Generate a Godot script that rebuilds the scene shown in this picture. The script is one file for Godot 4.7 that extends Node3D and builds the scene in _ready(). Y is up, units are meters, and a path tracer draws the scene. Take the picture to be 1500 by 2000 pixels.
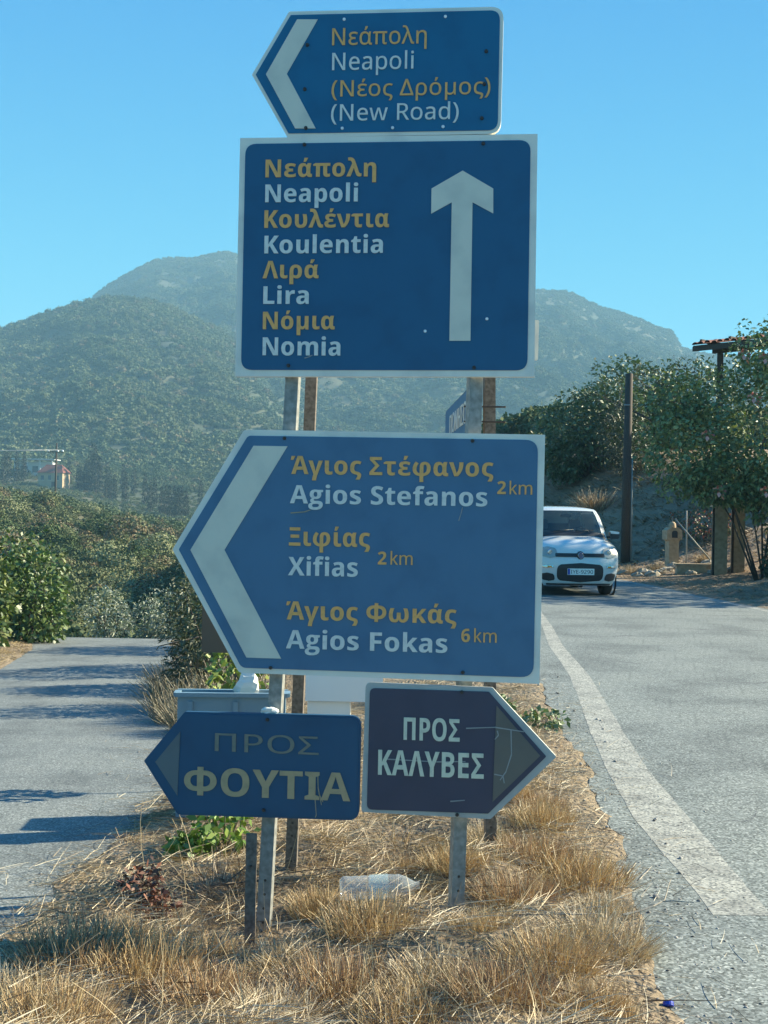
extends Node3D
# A fork in a country road: a stack of direction signs on the dry verge, a car coming up on the right, a scrub-covered mountain behind.

const SIGNS := {
	"top": {
		"out": [[-0.4979, 2.9505], [-0.3683, 3.1713], [0.3871, 3.1695], [0.3841, 2.7283], [-0.3658, 2.7255]],
		"inn": [[-0.4837, 2.9496], [-0.3618, 3.1578], [0.3744, 3.1562], [0.3733, 2.7397], [-0.3622, 2.7396]],
		"arrow": [[-0.4463, 2.9494], [-0.3380, 3.1409], [-0.2645, 3.1391], [-0.3715, 2.9497], [-0.2650, 2.7549], [-0.3381, 2.7560]],
		"sky_holes": [[-0.1707, 3.1378], [0.1851, 3.1387], [-0.1708, 2.7547], [0.0070, 2.7537], [0.1835, 2.7546]],
		"bolt": [[-0.2998, 3.0501], [-0.3064, 2.8942], [-0.3001, 2.7571], [0.3292, 3.0140], [0.3176, 2.7817], [0.3245, 2.9001]],
		"ro": [0.004, 0.004, 0.045, 0.045, 0.004], "ri": [0.004, 0.004, 0.035, 0.035, 0.004],
		"text": [
			["Νεάπολη", -0.2119, 0.1213, 3.0465, 0.0593, 1, 0],
			["Neapoli", -0.2103, 0.0772, 2.9589, 0.0602, 0, 0],
			["(Νέος Δρόμος)", -0.2105, 0.3457, 2.8656, 0.0565, 1, 0],
			["(New Road)", -0.2108, 0.2372, 2.7805, 0.0574, 0, 0],
		]},
	"mid": {
		"out": [[-0.5364, 2.7264], [0.5111, 2.7255], [0.5143, 1.8851], [-0.5396, 1.8802]],
		"inn": [[-0.5162, 2.7045], [0.4877, 2.7037], [0.4899, 1.9071], [-0.5178, 1.9036]],
		"arrow": [[0.2547, 2.6001], [0.3617, 2.5366], [0.3632, 2.4504], [0.2907, 2.4896], [0.2919, 2.0086], [0.2186, 2.0084], [0.2186, 2.4903], [0.1475, 2.4512], [0.1472, 2.5388]],
		"sky_holes": [[0.3474, 2.0850], [0.1335, 2.0420]],
		"bolt": [[-0.3042, 2.6989], [0.3245, 2.6936], [-0.3479, 1.9200], [0.3059, 1.9159]],
		"ro": [0.003, 0.003, 0.003, 0.003], "ri": [0.04, 0.04, 0.04, 0.04],
		"text": [
			["Νεάπολη", -0.4416, -0.0477, 2.5844, 0.0623, 1, 1],
			["Neapoli", -0.4409, -0.1105, 2.4962, 0.0624, 0, 1],
			["Κουλέντια", -0.4424, 0.0006, 2.4056, 0.0622, 1, 1],
			["Koulentia", -0.4408, -0.0195, 2.3155, 0.0622, 0, 1],
			["Λιρά", -0.4455, -0.2454, 2.2274, 0.0615, 1, 1],
			["Lira", -0.4414, -0.2788, 2.1370, 0.0615, 0, 1],
			["Νόμια", -0.4415, -0.1850, 2.0475, 0.0615, 1, 1],
			["Nomia", -0.4406, -0.1634, 1.9554, 0.0632, 0, 1],
		]},
	"big": {
		"out": [[-0.7557, 1.2628], [-0.5030, 1.6925], [0.5548, 1.6855], [0.5500, 0.8249], [-0.5059, 0.8309]],
		"inn": [[-0.7320, 1.2633], [-0.4884, 1.6708], [0.5309, 1.6667], [0.5291, 0.8469], [-0.4970, 0.8493]],
		"arrow": [[-0.6886, 1.2624], [-0.4672, 1.6354], [-0.3456, 1.6349], [-0.5655, 1.2649], [-0.3551, 0.8861], [-0.4792, 0.8861]],
		"sky_holes": [],
		"bolt": [[-0.3571, 1.6632], [0.3050, 1.6615], [-0.3921, 0.8525], [0.2852, 0.8571]],
		"ro": [0.01, 0.02, 0.004, 0.004, 0.02], "ri": [0.006, 0.02, 0.045, 0.045, 0.03],
		"text": [
			["Άγιος Στέφανος", -0.3328, 0.3788, 1.5375, 0.0636, 1, 1],
			["Agios Stefanos", -0.3333, 0.3599, 1.4344, 0.0635, 0, 1],
			["2", 0.3932, 0.4232, 1.4781, 0.0443, 1, 1],
			["km", 0.4356, 0.5139, 1.4777, 0.0443, 1, 0],
			["Ξιφίας", -0.3343, -0.0469, 1.2851, 0.0648, 1, 1],
			["Xifias", -0.3356, -0.0881, 1.1806, 0.0648, 0, 1],
			["2", -0.0184, 0.0122, 1.2253, 0.0448, 1, 1],
			["km", 0.0266, 0.1038, 1.2259, 0.0447, 1, 0],
			["Άγιος Φωκάς", -0.3400, 0.2599, 1.0251, 0.0637, 1, 1],
			["Agios Fokas", -0.3382, 0.2301, 0.9231, 0.0645, 0, 1],
			["6", 0.2780, 0.3082, 0.9629, 0.0454, 1, 1],
			["km", 0.3224, 0.4003, 0.9634, 0.0453, 1, 0],
		]},
	"foutia": {
		"out": [[-0.8425, 0.5088], [-0.6962, 0.6886], [-0.0668, 0.6947], [-0.0685, 0.3296], [-0.7156, 0.3226]],
		"inn": [[-0.8313, 0.5092], [-0.6924, 0.6813], [-0.0739, 0.6872], [-0.0759, 0.3365], [-0.7120, 0.3300]],
		"arrow": [[-0.7994, 0.5079], [-0.7106, 0.6187], [-0.7169, 0.3908]],
		"sky_holes": [],
		"bolt": [[-0.3981, 0.6715], [-0.4052, 0.3530]],
		"ro": [0.006, 0.012, 0.04, 0.04, 0.02], "ri": [0.005, 0.01, 0.036, 0.036, 0.017],
		"text": [
			["ΠΡΟΣ", -0.5846, -0.2132, 0.5547, 0.0632, 2, 0],
			["ΦΟΥΤΙΑ", -0.6935, -0.0991, 0.3969, 0.0975, 3, 1],
		]},
	"kalyves": {
		"out": [[-0.0532, 0.8113], [0.3888, 0.8070], [0.6120, 0.5766], [0.3896, 0.3530], [-0.0609, 0.3587]],
		"inn": [[-0.0379, 0.7933], [0.3767, 0.7933], [0.5775, 0.5772], [0.3816, 0.3722], [-0.0412, 0.3688]],
		"arrow": [[0.4036, 0.7472], [0.5565, 0.5794], [0.3956, 0.4136]],
		"sky_holes": [],
		"bolt": [[0.2828, 0.7894], [0.2742, 0.3640]],
		"ro": [0.02, 0.008, 0.006, 0.008, 0.012], "ri": [0.02, 0.008, 0.005, 0.008, 0.02],
		"text": [
			["ΠΡΟΣ", 0.0833, 0.2786, 0.6176, 0.0777, 4, 1],
			["ΚΑΛΥΒΕΣ", -0.0041, 0.3640, 0.4926, 0.0868, 4, 1],
		]},
}

var rng := RandomNumberGenerator.new()
var taken := {}
var M := {}
var fbm := FastNoiseLite.new()
var rough_noise := FastNoiseLite.new()

# ---------------------------------------------------------------- names and nodes
func numbered(called: String) -> String:
	if not taken.has(called):
		taken[called] = 0
		return called
	taken[called] += 1
	return "%s_%03d" % [called, taken[called]]

func tag(o: Node3D, label: String, category := "", group := "", kind := "") -> Node3D:
	if label != "": o.set_meta("label", label)
	if category != "": o.set_meta("category", category)
	if group != "": o.set_meta("group", group)
	if kind != "": o.set_meta("kind", kind)
	return o

func thing(called: String, label: String, category: String, at := Vector3.ZERO, group := "") -> Node3D:
	var o := Node3D.new()
	o.name = numbered(called)
	add_child(o)
	o.position = at
	tag(o, label, category, group)
	return o

func part(called: String, mesh: Mesh, m: Material, parent: Node3D, at := Vector3.ZERO) -> MeshInstance3D:
	var o := MeshInstance3D.new()
	o.name = called if parent != self else numbered(called)
	o.mesh = mesh
	o.material_override = m
	parent.add_child(o, true)
	o.position = at
	return o

func structure(called: String, mesh: Mesh, m: Material) -> MeshInstance3D:
	var o := part(called, mesh, m, self)
	o.set_meta("kind", "structure")
	return o

# ---------------------------------------------------------------- materials
func lin(r: float, g: float, b: float, a := 1.0) -> Color:
	var c := Color(r, g, b).linear_to_srgb()
	c.a = a
	return c

func noise_tex(freq: float, type: int, ramp: Array, size := 512, octaves := 3, sd := 1, normal := false) -> NoiseTexture2D:
	var n := FastNoiseLite.new()
	n.noise_type = type
	n.seed = sd
	n.frequency = freq
	n.fractal_octaves = octaves
	var t := NoiseTexture2D.new()
	t.width = size
	t.height = size
	t.seamless = true
	t.noise = n
	t.as_normal_map = normal
	if ramp.size():
		var g := Gradient.new()
		var offs := PackedFloat32Array()
		var cols := PackedColorArray()
		for e in ramp:
			offs.append(e[0])
			cols.append(lin(e[1], e[2], e[3]))
		g.offsets = offs
		g.colors = cols
		t.color_ramp = g
	return t

func stones(freq: float, sd: int, ramp: Array) -> NoiseTexture2D:
	var t := noise_tex(freq, FastNoiseLite.TYPE_CELLULAR, ramp, 1024, 1, sd)
	t.noise.fractal_type = FastNoiseLite.FRACTAL_NONE
	t.noise.cellular_return_type = FastNoiseLite.RETURN_CELL_VALUE
	t.noise.cellular_jitter = 1.0
	return t

func mat(called: String, c: Color, rough := 0.8, metal := 0.0) -> StandardMaterial3D:
	var m := StandardMaterial3D.new()
	m.resource_name = called
	m.albedo_color = c
	m.roughness = rough
	m.metallic = metal
	M[called] = m
	return m

func textured(called: String, tex: Texture2D, scale: float, rough := 0.9, bump: Texture2D = null, bump_cm := 0.5) -> StandardMaterial3D:
	var m := mat(called, Color.WHITE, rough)
	m.albedo_texture = tex
	m.uv1_triplanar = true
	m.uv1_world_triplanar = true
	m.uv1_scale = Vector3.ONE * scale
	if bump:
		m.heightmap_enabled = true
		m.heightmap_texture = bump
		m.heightmap_scale = bump_cm
	return m

func mottle(m: StandardMaterial3D, tex: Texture2D, scale: float) -> void:
	m.detail_enabled = true
	m.detail_blend_mode = BaseMaterial3D.BLEND_MODE_MUL
	m.detail_albedo = tex
	m.detail_uv_layer = BaseMaterial3D.DETAIL_UV_2
	m.uv2_triplanar = true
	m.uv2_world_triplanar = true
	m.uv2_scale = Vector3.ONE * scale

func materials() -> void:
	var S := FastNoiseLite.TYPE_SIMPLEX_SMOOTH
	var chip := stones(0.085, 3, [[0.0, 0.08, 0.088, 0.083], [0.35, 0.16, 0.176, 0.168], [0.7, 0.225, 0.245, 0.234], [0.9, 0.3, 0.32, 0.306], [1.0, 0.43, 0.45, 0.42]])
	var chip_h := noise_tex(0.11, S, [], 512, 2, 3)
	var patches := noise_tex(0.012, S, [[0.15, 0.68, 0.69, 0.69], [0.45, 0.9, 0.91, 0.9], [0.7, 1.0, 1.0, 0.98]], 512, 4, 9)
	var a := textured("asphalt", chip, 1.3, 0.75, chip_h, 0.07)
	a.metallic_specular = 0.4
	mottle(a, patches, 0.13)
	var fine := stones(0.1, 5, [[0.0, 0.08, 0.088, 0.087], [0.35, 0.15, 0.163, 0.16], [0.75, 0.225, 0.24, 0.233], [0.93, 0.3, 0.315, 0.305], [1.0, 0.45, 0.46, 0.44]])
	var b := textured("old_asphalt", fine, 1.4, 0.75, chip_h, 0.05)
	b.metallic_specular = 0.4
	mottle(b, patches, 0.17)
	var paint := stones(0.085, 14, [[0.0, 0.11, 0.115, 0.11], [0.22, 0.2, 0.205, 0.195], [0.38, 0.29, 0.288, 0.26], [0.75, 0.36, 0.355, 0.315], [1.0, 0.5, 0.49, 0.44]])
	mottle(textured("road_paint", paint, 1.3, 0.8), patches, 0.6)
	var grit := noise_tex(0.11, S, [[0.0, 0.13, 0.115, 0.09], [0.45, 0.23, 0.2, 0.16], [0.7, 0.34, 0.3, 0.235], [1.0, 0.5, 0.46, 0.38]], 512, 4, 22)
	textured("grit", grit, 1.2, 0.95, chip_h, 0.8)
	textured("tar", stones(0.085, 15, [[0.0, 0.05, 0.054, 0.055], [0.6, 0.1, 0.108, 0.108], [1.0, 0.24, 0.25, 0.24]]), 1.3, 0.75)
	var soil := noise_tex(0.06, S, [[0.0, 0.3, 0.28, 0.25], [0.4, 0.65, 0.63, 0.6], [0.65, 0.95, 0.93, 0.9], [1.0, 1.3, 1.25, 1.15]], 512, 5, 31)
	var g := textured("soil", soil, 0.9, 0.95, noise_tex(0.05, S, [], 512, 5, 31), 2.0)
	g.vertex_color_use_as_albedo = true
	var far := textured("hill_earth", noise_tex(0.05, S, [[0.0, 0.5, 0.5, 0.5], [0.5, 0.8, 0.8, 0.8], [1.0, 1.0, 1.0, 1.0]], 512, 5, 32), 0.02, 0.95)
	far.vertex_color_use_as_albedo = true
	# foliage: colour comes from each leaf
	var lf := mat("leaf", Color.WHITE, 0.5)
	lf.vertex_color_use_as_albedo = true
	lf.backlight_enabled = true
	lf.backlight = Color(0.5, 0.54, 0.28)
	var sc := mat("scrub_leaf", Color.WHITE, 0.75)
	sc.vertex_color_use_as_albedo = true
	sc.metallic_specular = 0.22
	sc.backlight_enabled = true
	sc.backlight = Color(0.4, 0.42, 0.26)
	mat("cypress_leaf", Color.WHITE, 0.8).vertex_color_use_as_albedo = true
	var st := mat("straw", Color.WHITE, 0.6)
	st.vertex_color_use_as_albedo = true
	st.backlight_enabled = true
	st.backlight = Color(0.5, 0.45, 0.3)
	var bark := textured("bark", noise_tex(0.05, S, [[0.0, 0.04, 0.032, 0.025], [1.0, 0.16, 0.13, 0.1]], 256, 4, 41), 3.0, 0.95)
	bark.uv1_world_triplanar = false
	# signs: sheeting with a faint weathering
	var wear := noise_tex(0.008, S, [[0.0, 0.8, 0.82, 0.85], [0.5, 0.95, 0.96, 0.97], [1.0, 1.0, 1.0, 1.0]], 512, 5, 51)
	for e in [["blue_top", 0.003, 0.125, 0.25], ["blue_mid", 0.01, 0.1, 0.205], ["blue_big_veiled", 0.065, 0.165, 0.275], ["blue_old", 0.012, 0.078, 0.155], ["navy", 0.055, 0.055, 0.088],  # the big sign's blue is paled to carry a milky veil of glare
			["sheet_white", 0.8, 0.76, 0.65], ["arrow_white", 0.7, 0.66, 0.54], ["letter_white", 0.74, 0.73, 0.66], ["letter_orange", 0.85, 0.43, 0.13],
			["letter_faded", 0.2, 0.2, 0.16], ["letter_tan", 0.46, 0.34, 0.19], ["letter_cream", 0.68, 0.68, 0.52], ["arrow_faded", 0.12, 0.15, 0.16], ["arrow_brown", 0.14, 0.13, 0.11], ["rim_grey", 0.42, 0.43, 0.4]]:
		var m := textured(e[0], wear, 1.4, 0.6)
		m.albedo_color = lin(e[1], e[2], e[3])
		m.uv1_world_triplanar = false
	var galv := noise_tex(0.03, S, [[0.0, 0.17, 0.175, 0.165], [0.5, 0.25, 0.255, 0.24], [1.0, 0.34, 0.345, 0.33]], 256, 4, 61)
	var gm := textured("galvanised", galv, 4.0, 0.5)
	gm.metallic = 0.15
	gm.uv1_world_triplanar = false
	var rusty := textured("brown_steel", noise_tex(0.04, S, [[0.0, 0.07, 0.055, 0.045], [0.6, 0.15, 0.125, 0.105], [1.0, 0.22, 0.18, 0.15]], 256, 4, 62), 4.0, 0.7)
	rusty.uv1_world_triplanar = false
	mat("bolt", lin(0.06, 0.05, 0.045), 0.6, 0.4)
	mat("rivet", lin(0.8, 0.85, 0.85), 0.3)  # white paint stands for bright sky seen through holes in the panel
	mat("panel_back", lin(0.09, 0.085, 0.075), 0.6, 0.3)
	mat("scratch", lin(0.35, 0.3, 0.2), 0.8)
	mat("scratch_pale", lin(0.3, 0.31, 0.3), 0.8)
	# car
	var cp := mat("car_paint", lin(0.64, 0.65, 0.62), 0.25)
	cp.clearcoat_enabled = true
	cp.clearcoat = 1.0
	cp.clearcoat_roughness = 0.05
	mat("car_black", lin(0.018, 0.02, 0.022), 0.5)
	mat("tyre", lin(0.02, 0.02, 0.02), 0.85)
	mat("alloy", lin(0.4, 0.41, 0.42), 0.35, 0.8)
	mat("chrome", lin(0.6, 0.6, 0.62), 0.15, 1.0)
	mat("lamp_bowl", lin(0.7, 0.68, 0.6), 0.25, 0.3)
	mat("amber", lin(0.75, 0.28, 0.05), 0.25)
	mat("cabin", lin(0.03, 0.032, 0.036), 0.8)
	mat("seat_cloth", lin(0.1, 0.1, 0.11), 0.9)
	mat("plate_white", lin(0.82, 0.81, 0.74), 0.4)
	mat("plate_blue", lin(0.03, 0.06, 0.35), 0.4)
	mat("plate_ink", lin(0.02, 0.02, 0.025), 0.5)
	mat("badge_red", lin(0.12, 0.1, 0.16), 0.3, 0.3)
	var glass := mat("glass", lin(0.05, 0.075, 0.075, 0.3), 0.03)
	glass.transparency = BaseMaterial3D.TRANSPARENCY_ALPHA
	var pet := mat("clear_plastic", lin(0.85, 0.92, 0.95, 0.16), 0.12)
	pet.transparency = BaseMaterial3D.TRANSPARENCY_ALPHA
	# buildings and odds and ends
	textured("plaster", noise_tex(0.03, S, [[0.0, 0.3, 0.22, 0.14], [0.5, 0.42, 0.31, 0.2], [1.0, 0.5, 0.38, 0.26]], 256, 4, 71), 0.8, 0.9)
	textured("white_plaster", noise_tex(0.03, S, [[0.0, 0.5, 0.48, 0.45], [1.0, 0.72, 0.7, 0.66]], 256, 4, 72), 0.4, 0.9)
	textured("roof_tile", noise_tex(0.05, S, [[0.0, 0.14, 0.04, 0.03], [1.0, 0.25, 0.085, 0.06]], 256, 4, 73), 1.5, 0.85)
	var wood := textured("dark_wood", noise_tex(0.05, S, [[0.0, 0.035, 0.026, 0.02], [1.0, 0.1, 0.075, 0.055]], 256, 4, 74), 2.0, 0.85)
	wood.uv1_world_triplanar = false
	mat("window_dark", lin(0.04, 0.05, 0.06), 0.15)
	mat("blue_bin", lin(0.17, 0.27, 0.34), 0.5)
	mat("white_plastic", lin(0.72, 0.75, 0.76), 0.4)
	mat("bag", lin(0.7, 0.7, 0.66), 0.6)
	mat("blue_plastic", lin(0.02, 0.05, 0.4), 0.35)
	mat("wire", lin(0.3, 0.32, 0.33), 0.5, 0.3)
	mat("insulator", lin(0.8, 0.8, 0.8), 0.2)
	textured("stone", noise_tex(0.05, S, [[0.0, 0.2, 0.17, 0.13], [1.0, 0.45, 0.4, 0.32]], 256, 4, 75), 3.0, 0.95)

# ---------------------------------------------------------------- shapes
func begin(smooth := false) -> SurfaceTool:
	var st := SurfaceTool.new()
	st.begin(Mesh.PRIMITIVE_TRIANGLES)
	st.set_smooth_group(0 if smooth else -1)
	return st

func done(st: SurfaceTool, smooth := false) -> ArrayMesh:
	if smooth: st.index()
	st.generate_normals()
	return st.commit()

func tri(st: SurfaceTool, a: Vector3, b: Vector3, c: Vector3) -> void:
	st.add_vertex(a)
	st.add_vertex(b)
	st.add_vertex(c)

func quad(st: SurfaceTool, a: Vector3, b: Vector3, c: Vector3, d: Vector3) -> void:
	tri(st, a, b, c)
	tri(st, a, c, d)

func rounded(pts: Array, radii: Array, steps := 6) -> PackedVector2Array:
	var out := PackedVector2Array()
	var n := pts.size()
	for i in n:
		var p := Vector2(pts[i][0], pts[i][1])
		var a := Vector2(pts[(i + n - 1) % n][0], pts[(i + n - 1) % n][1])
		var b := Vector2(pts[(i + 1) % n][0], pts[(i + 1) % n][1])
		var r: float = radii[i]
		if r <= 0.001:
			out.append(p)
			continue
		var da := (a - p).normalized()
		var db := (b - p).normalized()
		var half := da.angle_to(db) / 2.0
		var cut: float = minf(r / absf(tan(half)), 0.45 * minf(p.distance_to(a), p.distance_to(b)))
		var p0 := p + da * cut
		var p1 := p + db * cut
		for k in steps + 1:
			var t := float(k) / steps
			out.append(p0.lerp(p, t).lerp(p.lerp(p1, t), t))
	return out

func slab(st: SurfaceTool, poly: PackedVector2Array, z0: float, z1: float) -> void:
	var idx := Geometry2D.triangulate_polygon(poly)
	for k in range(0, idx.size(), 3):
		var a := poly[idx[k]]
		var b := poly[idx[k + 1]]
		var c := poly[idx[k + 2]]
		tri(st, Vector3(a.x, a.y, z1), Vector3(b.x, b.y, z1), Vector3(c.x, c.y, z1))
		tri(st, Vector3(a.x, a.y, z0), Vector3(c.x, c.y, z0), Vector3(b.x, b.y, z0))
	for i in poly.size():
		var a := poly[i]
		var b := poly[(i + 1) % poly.size()]
		quad(st, Vector3(a.x, a.y, z1), Vector3(b.x, b.y, z1), Vector3(b.x, b.y, z0), Vector3(a.x, a.y, z0))

func plate(pts: Array, radii: Array, z0: float, z1: float) -> ArrayMesh:
	var st := begin()
	slab(st, rounded(pts, radii), z0, z1)
	return done(st)

func box(st: SurfaceTool, c: Vector3, s: Vector3, turn := Basis.IDENTITY) -> void:
	var h := s / 2.0
	var v := []
	for k in 8:
		v.append(c + turn * Vector3(h.x if k & 1 else -h.x, h.y if k & 2 else -h.y, h.z if k & 4 else -h.z))
	for f in [[0, 1, 3, 2], [4, 6, 7, 5], [0, 4, 5, 1], [2, 3, 7, 6], [0, 2, 6, 4], [1, 5, 7, 3]]:
		quad(st, v[f[0]], v[f[1]], v[f[2]], v[f[3]])

func box_mesh(s: Vector3, c := Vector3.ZERO) -> ArrayMesh:
	var st := begin()
	box(st, c, s)
	return done(st)

func tube(st: SurfaceTool, pts: Array, radii: Array, sides := 8, caps := true) -> void:
	var rings := []
	for i in pts.size():
		var dir: Vector3 = (pts[mini(i + 1, pts.size() - 1)] - pts[maxi(i - 1, 0)]).normalized()
		var u := dir.cross(Vector3(0.31, 0.2, 0.93) if absf(dir.y) > 0.8 else Vector3.UP).normalized()
		var w := dir.cross(u)
		var ring := []
		for k in sides:
			var a := TAU * k / sides
			ring.append(pts[i] + (u * cos(a) + w * sin(a)) * radii[i])
		rings.append(ring)
	for i in rings.size() - 1:
		for k in sides:
			var k2 := (k + 1) % sides
			quad(st, rings[i][k], rings[i + 1][k], rings[i + 1][k2], rings[i][k2])
	if caps:
		for k in range(1, sides - 1):
			tri(st, rings[0][0], rings[0][k], rings[0][k + 1])
			var e: Array = rings[-1]
			tri(st, e[0], e[k + 1], e[k])

func tube_mesh(pts: Array, radii: Array, sides := 8) -> ArrayMesh:
	var st := begin(true)
	tube(st, pts, radii, sides)
	return done(st)

func lathe(st: SurfaceTool, prof: Array, axis: Basis, at: Vector3, sides := 16) -> void:
	for i in prof.size() - 1:
		for k in sides:
			var v := []
			for e in [[i, k], [i + 1, k], [i + 1, k + 1], [i, k + 1]]:
				var a: float = TAU * (e[1] % sides) / sides
				v.append(at + axis * Vector3(prof[e[0]][0] * cos(a), prof[e[0]][1], prof[e[0]][0] * sin(a)))
			quad(st, v[0], v[1], v[2], v[3])

func text_mesh(s: String, bold: int) -> TextMesh:
	var f := SystemFont.new()
	f.font_names = PackedStringArray(["Droid Sans"])
	f.font_weight = 700 if bold else 400
	var t := TextMesh.new()
	t.text = s
	t.font = f
	t.font_size = 200
	t.pixel_size = 0.005
	t.depth = 0.01
	t.curve_step = 4.0
	return t

# text from x0 to x1, on a baseline, with a cap height, its front at z
func lettering(s: String, x0: float, x1: float, base: float, cap: float, bold: int, m: Material, parent: Node3D, z: float, called := "lettering") -> MeshInstance3D:
	var t := text_mesh(s, bold)
	var box1 := t.get_aabb()
	var ref := text_mesh("H", bold).get_aabb()
	var sx: float = (x1 - x0) / box1.size.x
	var sy: float = cap / ref.size.y
	var o := part(called, t, m, parent)
	o.scale = Vector3(sx, sy, 0.3)
	o.position = Vector3(x0 - box1.position.x * sx, base - ref.position.y * sy, z)
	return o

# ---------------------------------------------------------------- leaves
func leaf_mesh(sd: int, n: int, blobs: Array, size: float, wide: float, cols: Array, shell := 0.55, lump := 0.35, droop := 0.15, face := 0.0) -> ArrayMesh:
	var r := RandomNumberGenerator.new()
	r.seed = sd
	var nz := FastNoiseLite.new()
	nz.seed = sd
	nz.frequency = 1.0
	var total := 0.0
	for b in blobs: total += b[2]
	var V := PackedVector3Array()
	var N := PackedVector3Array()
	var C := PackedColorArray()
	var I := PackedInt32Array()
	for b in blobs:
		var cnt := int(n * b[2] / total)
		for k in cnt:
			var dir := Vector3(r.randfn(), r.randfn(), r.randfn()).normalized()
			var rr: float = lerpf(shell, 1.0, sqrt(r.randf())) * (1.0 + lump * 1.6 * nz.get_noise_3dv(dir * 1.7 + b[0]))
			var p: Vector3 = b[0] + dir * b[1] * rr
			var ax := (dir * 0.6 + Vector3(r.randfn(), r.randfn() * 0.8 - droop, r.randfn()) * 0.7).normalized()
			var sd2 := ax.cross(Vector3(r.randfn(), r.randfn(), r.randfn())).normalized()
			if r.randf() < face:
				var tilt := (dir + Vector3(r.randfn(), r.randfn(), r.randfn()) * 0.35).normalized()
				ax = tilt.cross(Vector3(r.randfn(), r.randfn(), r.randfn())).normalized()
				sd2 = tilt.cross(ax)
			var L := size * r.randf_range(0.6, 1.3)
			var W := L * wide * 0.5
			var q0 := p
			var q1 := p + ax * L * 0.45 + sd2 * W
			var q2 := p + ax * L + Vector3(0, -L * 0.15, 0)
			var q3 := p + ax * L * 0.45 - sd2 * W
			var nn := (q2 - q0).cross(q1 - q3).normalized()
			var c: Color = cols[r.randi() % cols.size()]
			var j := r.randf_range(0.8, 1.2)
			c = Color(c.r * j, c.g * j, c.b * j)
			var i0 := V.size()
			V.append_array([q0, q1, q2, q3])
			N.append_array([nn, nn, nn, nn])
			C.append_array([c, c, c, c])
			I.append_array([i0, i0 + 1, i0 + 2, i0, i0 + 2, i0 + 3])
	return pack(V, N, C, I)

func pack(V: PackedVector3Array, N: PackedVector3Array, C: PackedColorArray, I: PackedInt32Array) -> ArrayMesh:
	var arr := []
	arr.resize(Mesh.ARRAY_MAX)
	arr[Mesh.ARRAY_VERTEX] = V
	arr[Mesh.ARRAY_NORMAL] = N
	arr[Mesh.ARRAY_COLOR] = C
	arr[Mesh.ARRAY_INDEX] = I
	var m := ArrayMesh.new()
	m.add_surface_from_arrays(Mesh.PRIMITIVE_TRIANGLES, arr)
	return m

# a sheaf of stalks: each a bent strip of three pieces
func stalk_mesh(sd: int, n: int, spread: float, h0: float, h1: float, lean: float, width: float, cols: Array, flat := 0.0) -> ArrayMesh:
	var r := RandomNumberGenerator.new()
	r.seed = sd
	var V := PackedVector3Array()
	var N := PackedVector3Array()
	var C := PackedColorArray()
	var I := PackedInt32Array()
	for k in n:
		var a := r.randf() * TAU
		var q := sqrt(r.randf()) * spread
		var p := Vector3(cos(a) * q, -0.02, sin(a) * q)
		var h := r.randf_range(h0, h1) * (1.0 - 0.35 * q / maxf(spread, 0.01))
		var out := Vector3(cos(a), 0, sin(a)) * (lean * q / maxf(spread, 0.01)) + Vector3(r.randfn(), 0, r.randfn()) * lean * 0.5
		var dir := (Vector3(0, 1.0 - flat, 0) + out).normalized()
		var bend := Vector3(r.randfn() * 0.12, -0.1 * lean, r.randfn() * 0.12)
		var b := r.randf() * TAU
		var side := Vector3(cos(b), 0, sin(b)) * width * 0.5
		var nn := side.cross(dir).normalized()
		var c: Color = cols[r.randi() % cols.size()]
		var j := r.randf_range(0.75, 1.25)
		c = Color(c.r * j, c.g * j, c.b * j)
		var i0 := V.size()
		for s in 4:
			var t := s / 3.0
			var m := p + dir * h * t + bend * h * t * t
			var w := side * (1.0 - 0.6 * t)
			V.append_array([m - w, m + w])
			N.append_array([nn, nn])
			C.append_array([c, c])
			if s < 3:
				var o := i0 + s * 2
				I.append_array([o, o + 2, o + 1, o + 1, o + 2, o + 3])
	return pack(V, N, C, I)

func branch(st: SurfaceTool, r: RandomNumberGenerator, p: Vector3, dir: Vector3, length: float, rad: float, depth: int, kids := 3, spread := 0.7) -> void:
	var pts := [p]
	var rad2 := [rad]
	var d := dir
	for k in 3:
		d = (d + Vector3(r.randfn(), r.randfn() * 0.5, r.randfn()) * 0.13).normalized()
		pts.append(pts[-1] + d * length / 3.0)
		rad2.append(rad * (1.0 - 0.16 * (k + 1)))
	tube(st, pts, rad2, 6 if rad > 0.03 else 4, false)
	if depth > 0:
		for k in kids:
			var at: Vector3 = pts[2].lerp(pts[3], r.randf()) if k else pts[3]
			var nd := (d + Vector3(r.randfn(), r.randfn() * 0.6 + 0.15, r.randfn()) * spread).normalized()
			branch(st, r, at, nd, length * r.randf_range(0.6, 0.82), rad * 0.55, depth - 1, kids, spread)

func scatter(called: String, mesh: Mesh, m: Material, where: Array, tints: Array) -> MultiMeshInstance3D:
	var mm := MultiMesh.new()
	mm.transform_format = MultiMesh.TRANSFORM_3D
	mm.use_colors = true
	mm.mesh = mesh
	mm.instance_count = where.size()
	for i in where.size():
		mm.set_instance_transform(i, where[i])
		mm.set_instance_color(i, tints[i])
	var o := MultiMeshInstance3D.new()
	o.name = numbered(called)
	o.multimesh = mm
	o.material_override = m
	add_child(o)
	o.set_meta("kind", "stuff")
	return o

# ---------------------------------------------------------------- the lie of the land (d is the distance ahead, -z)
func knots(k: Array, x: float) -> float:
	if x <= k[0][0]: return k[0][1]
	for i in range(1, k.size()):
		if x <= k[i][0]:
			return lerpf(k[i - 1][1], k[i][1], (x - k[i - 1][0]) / (k[i][0] - k[i - 1][0]))
	return k[-1][1]

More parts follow.
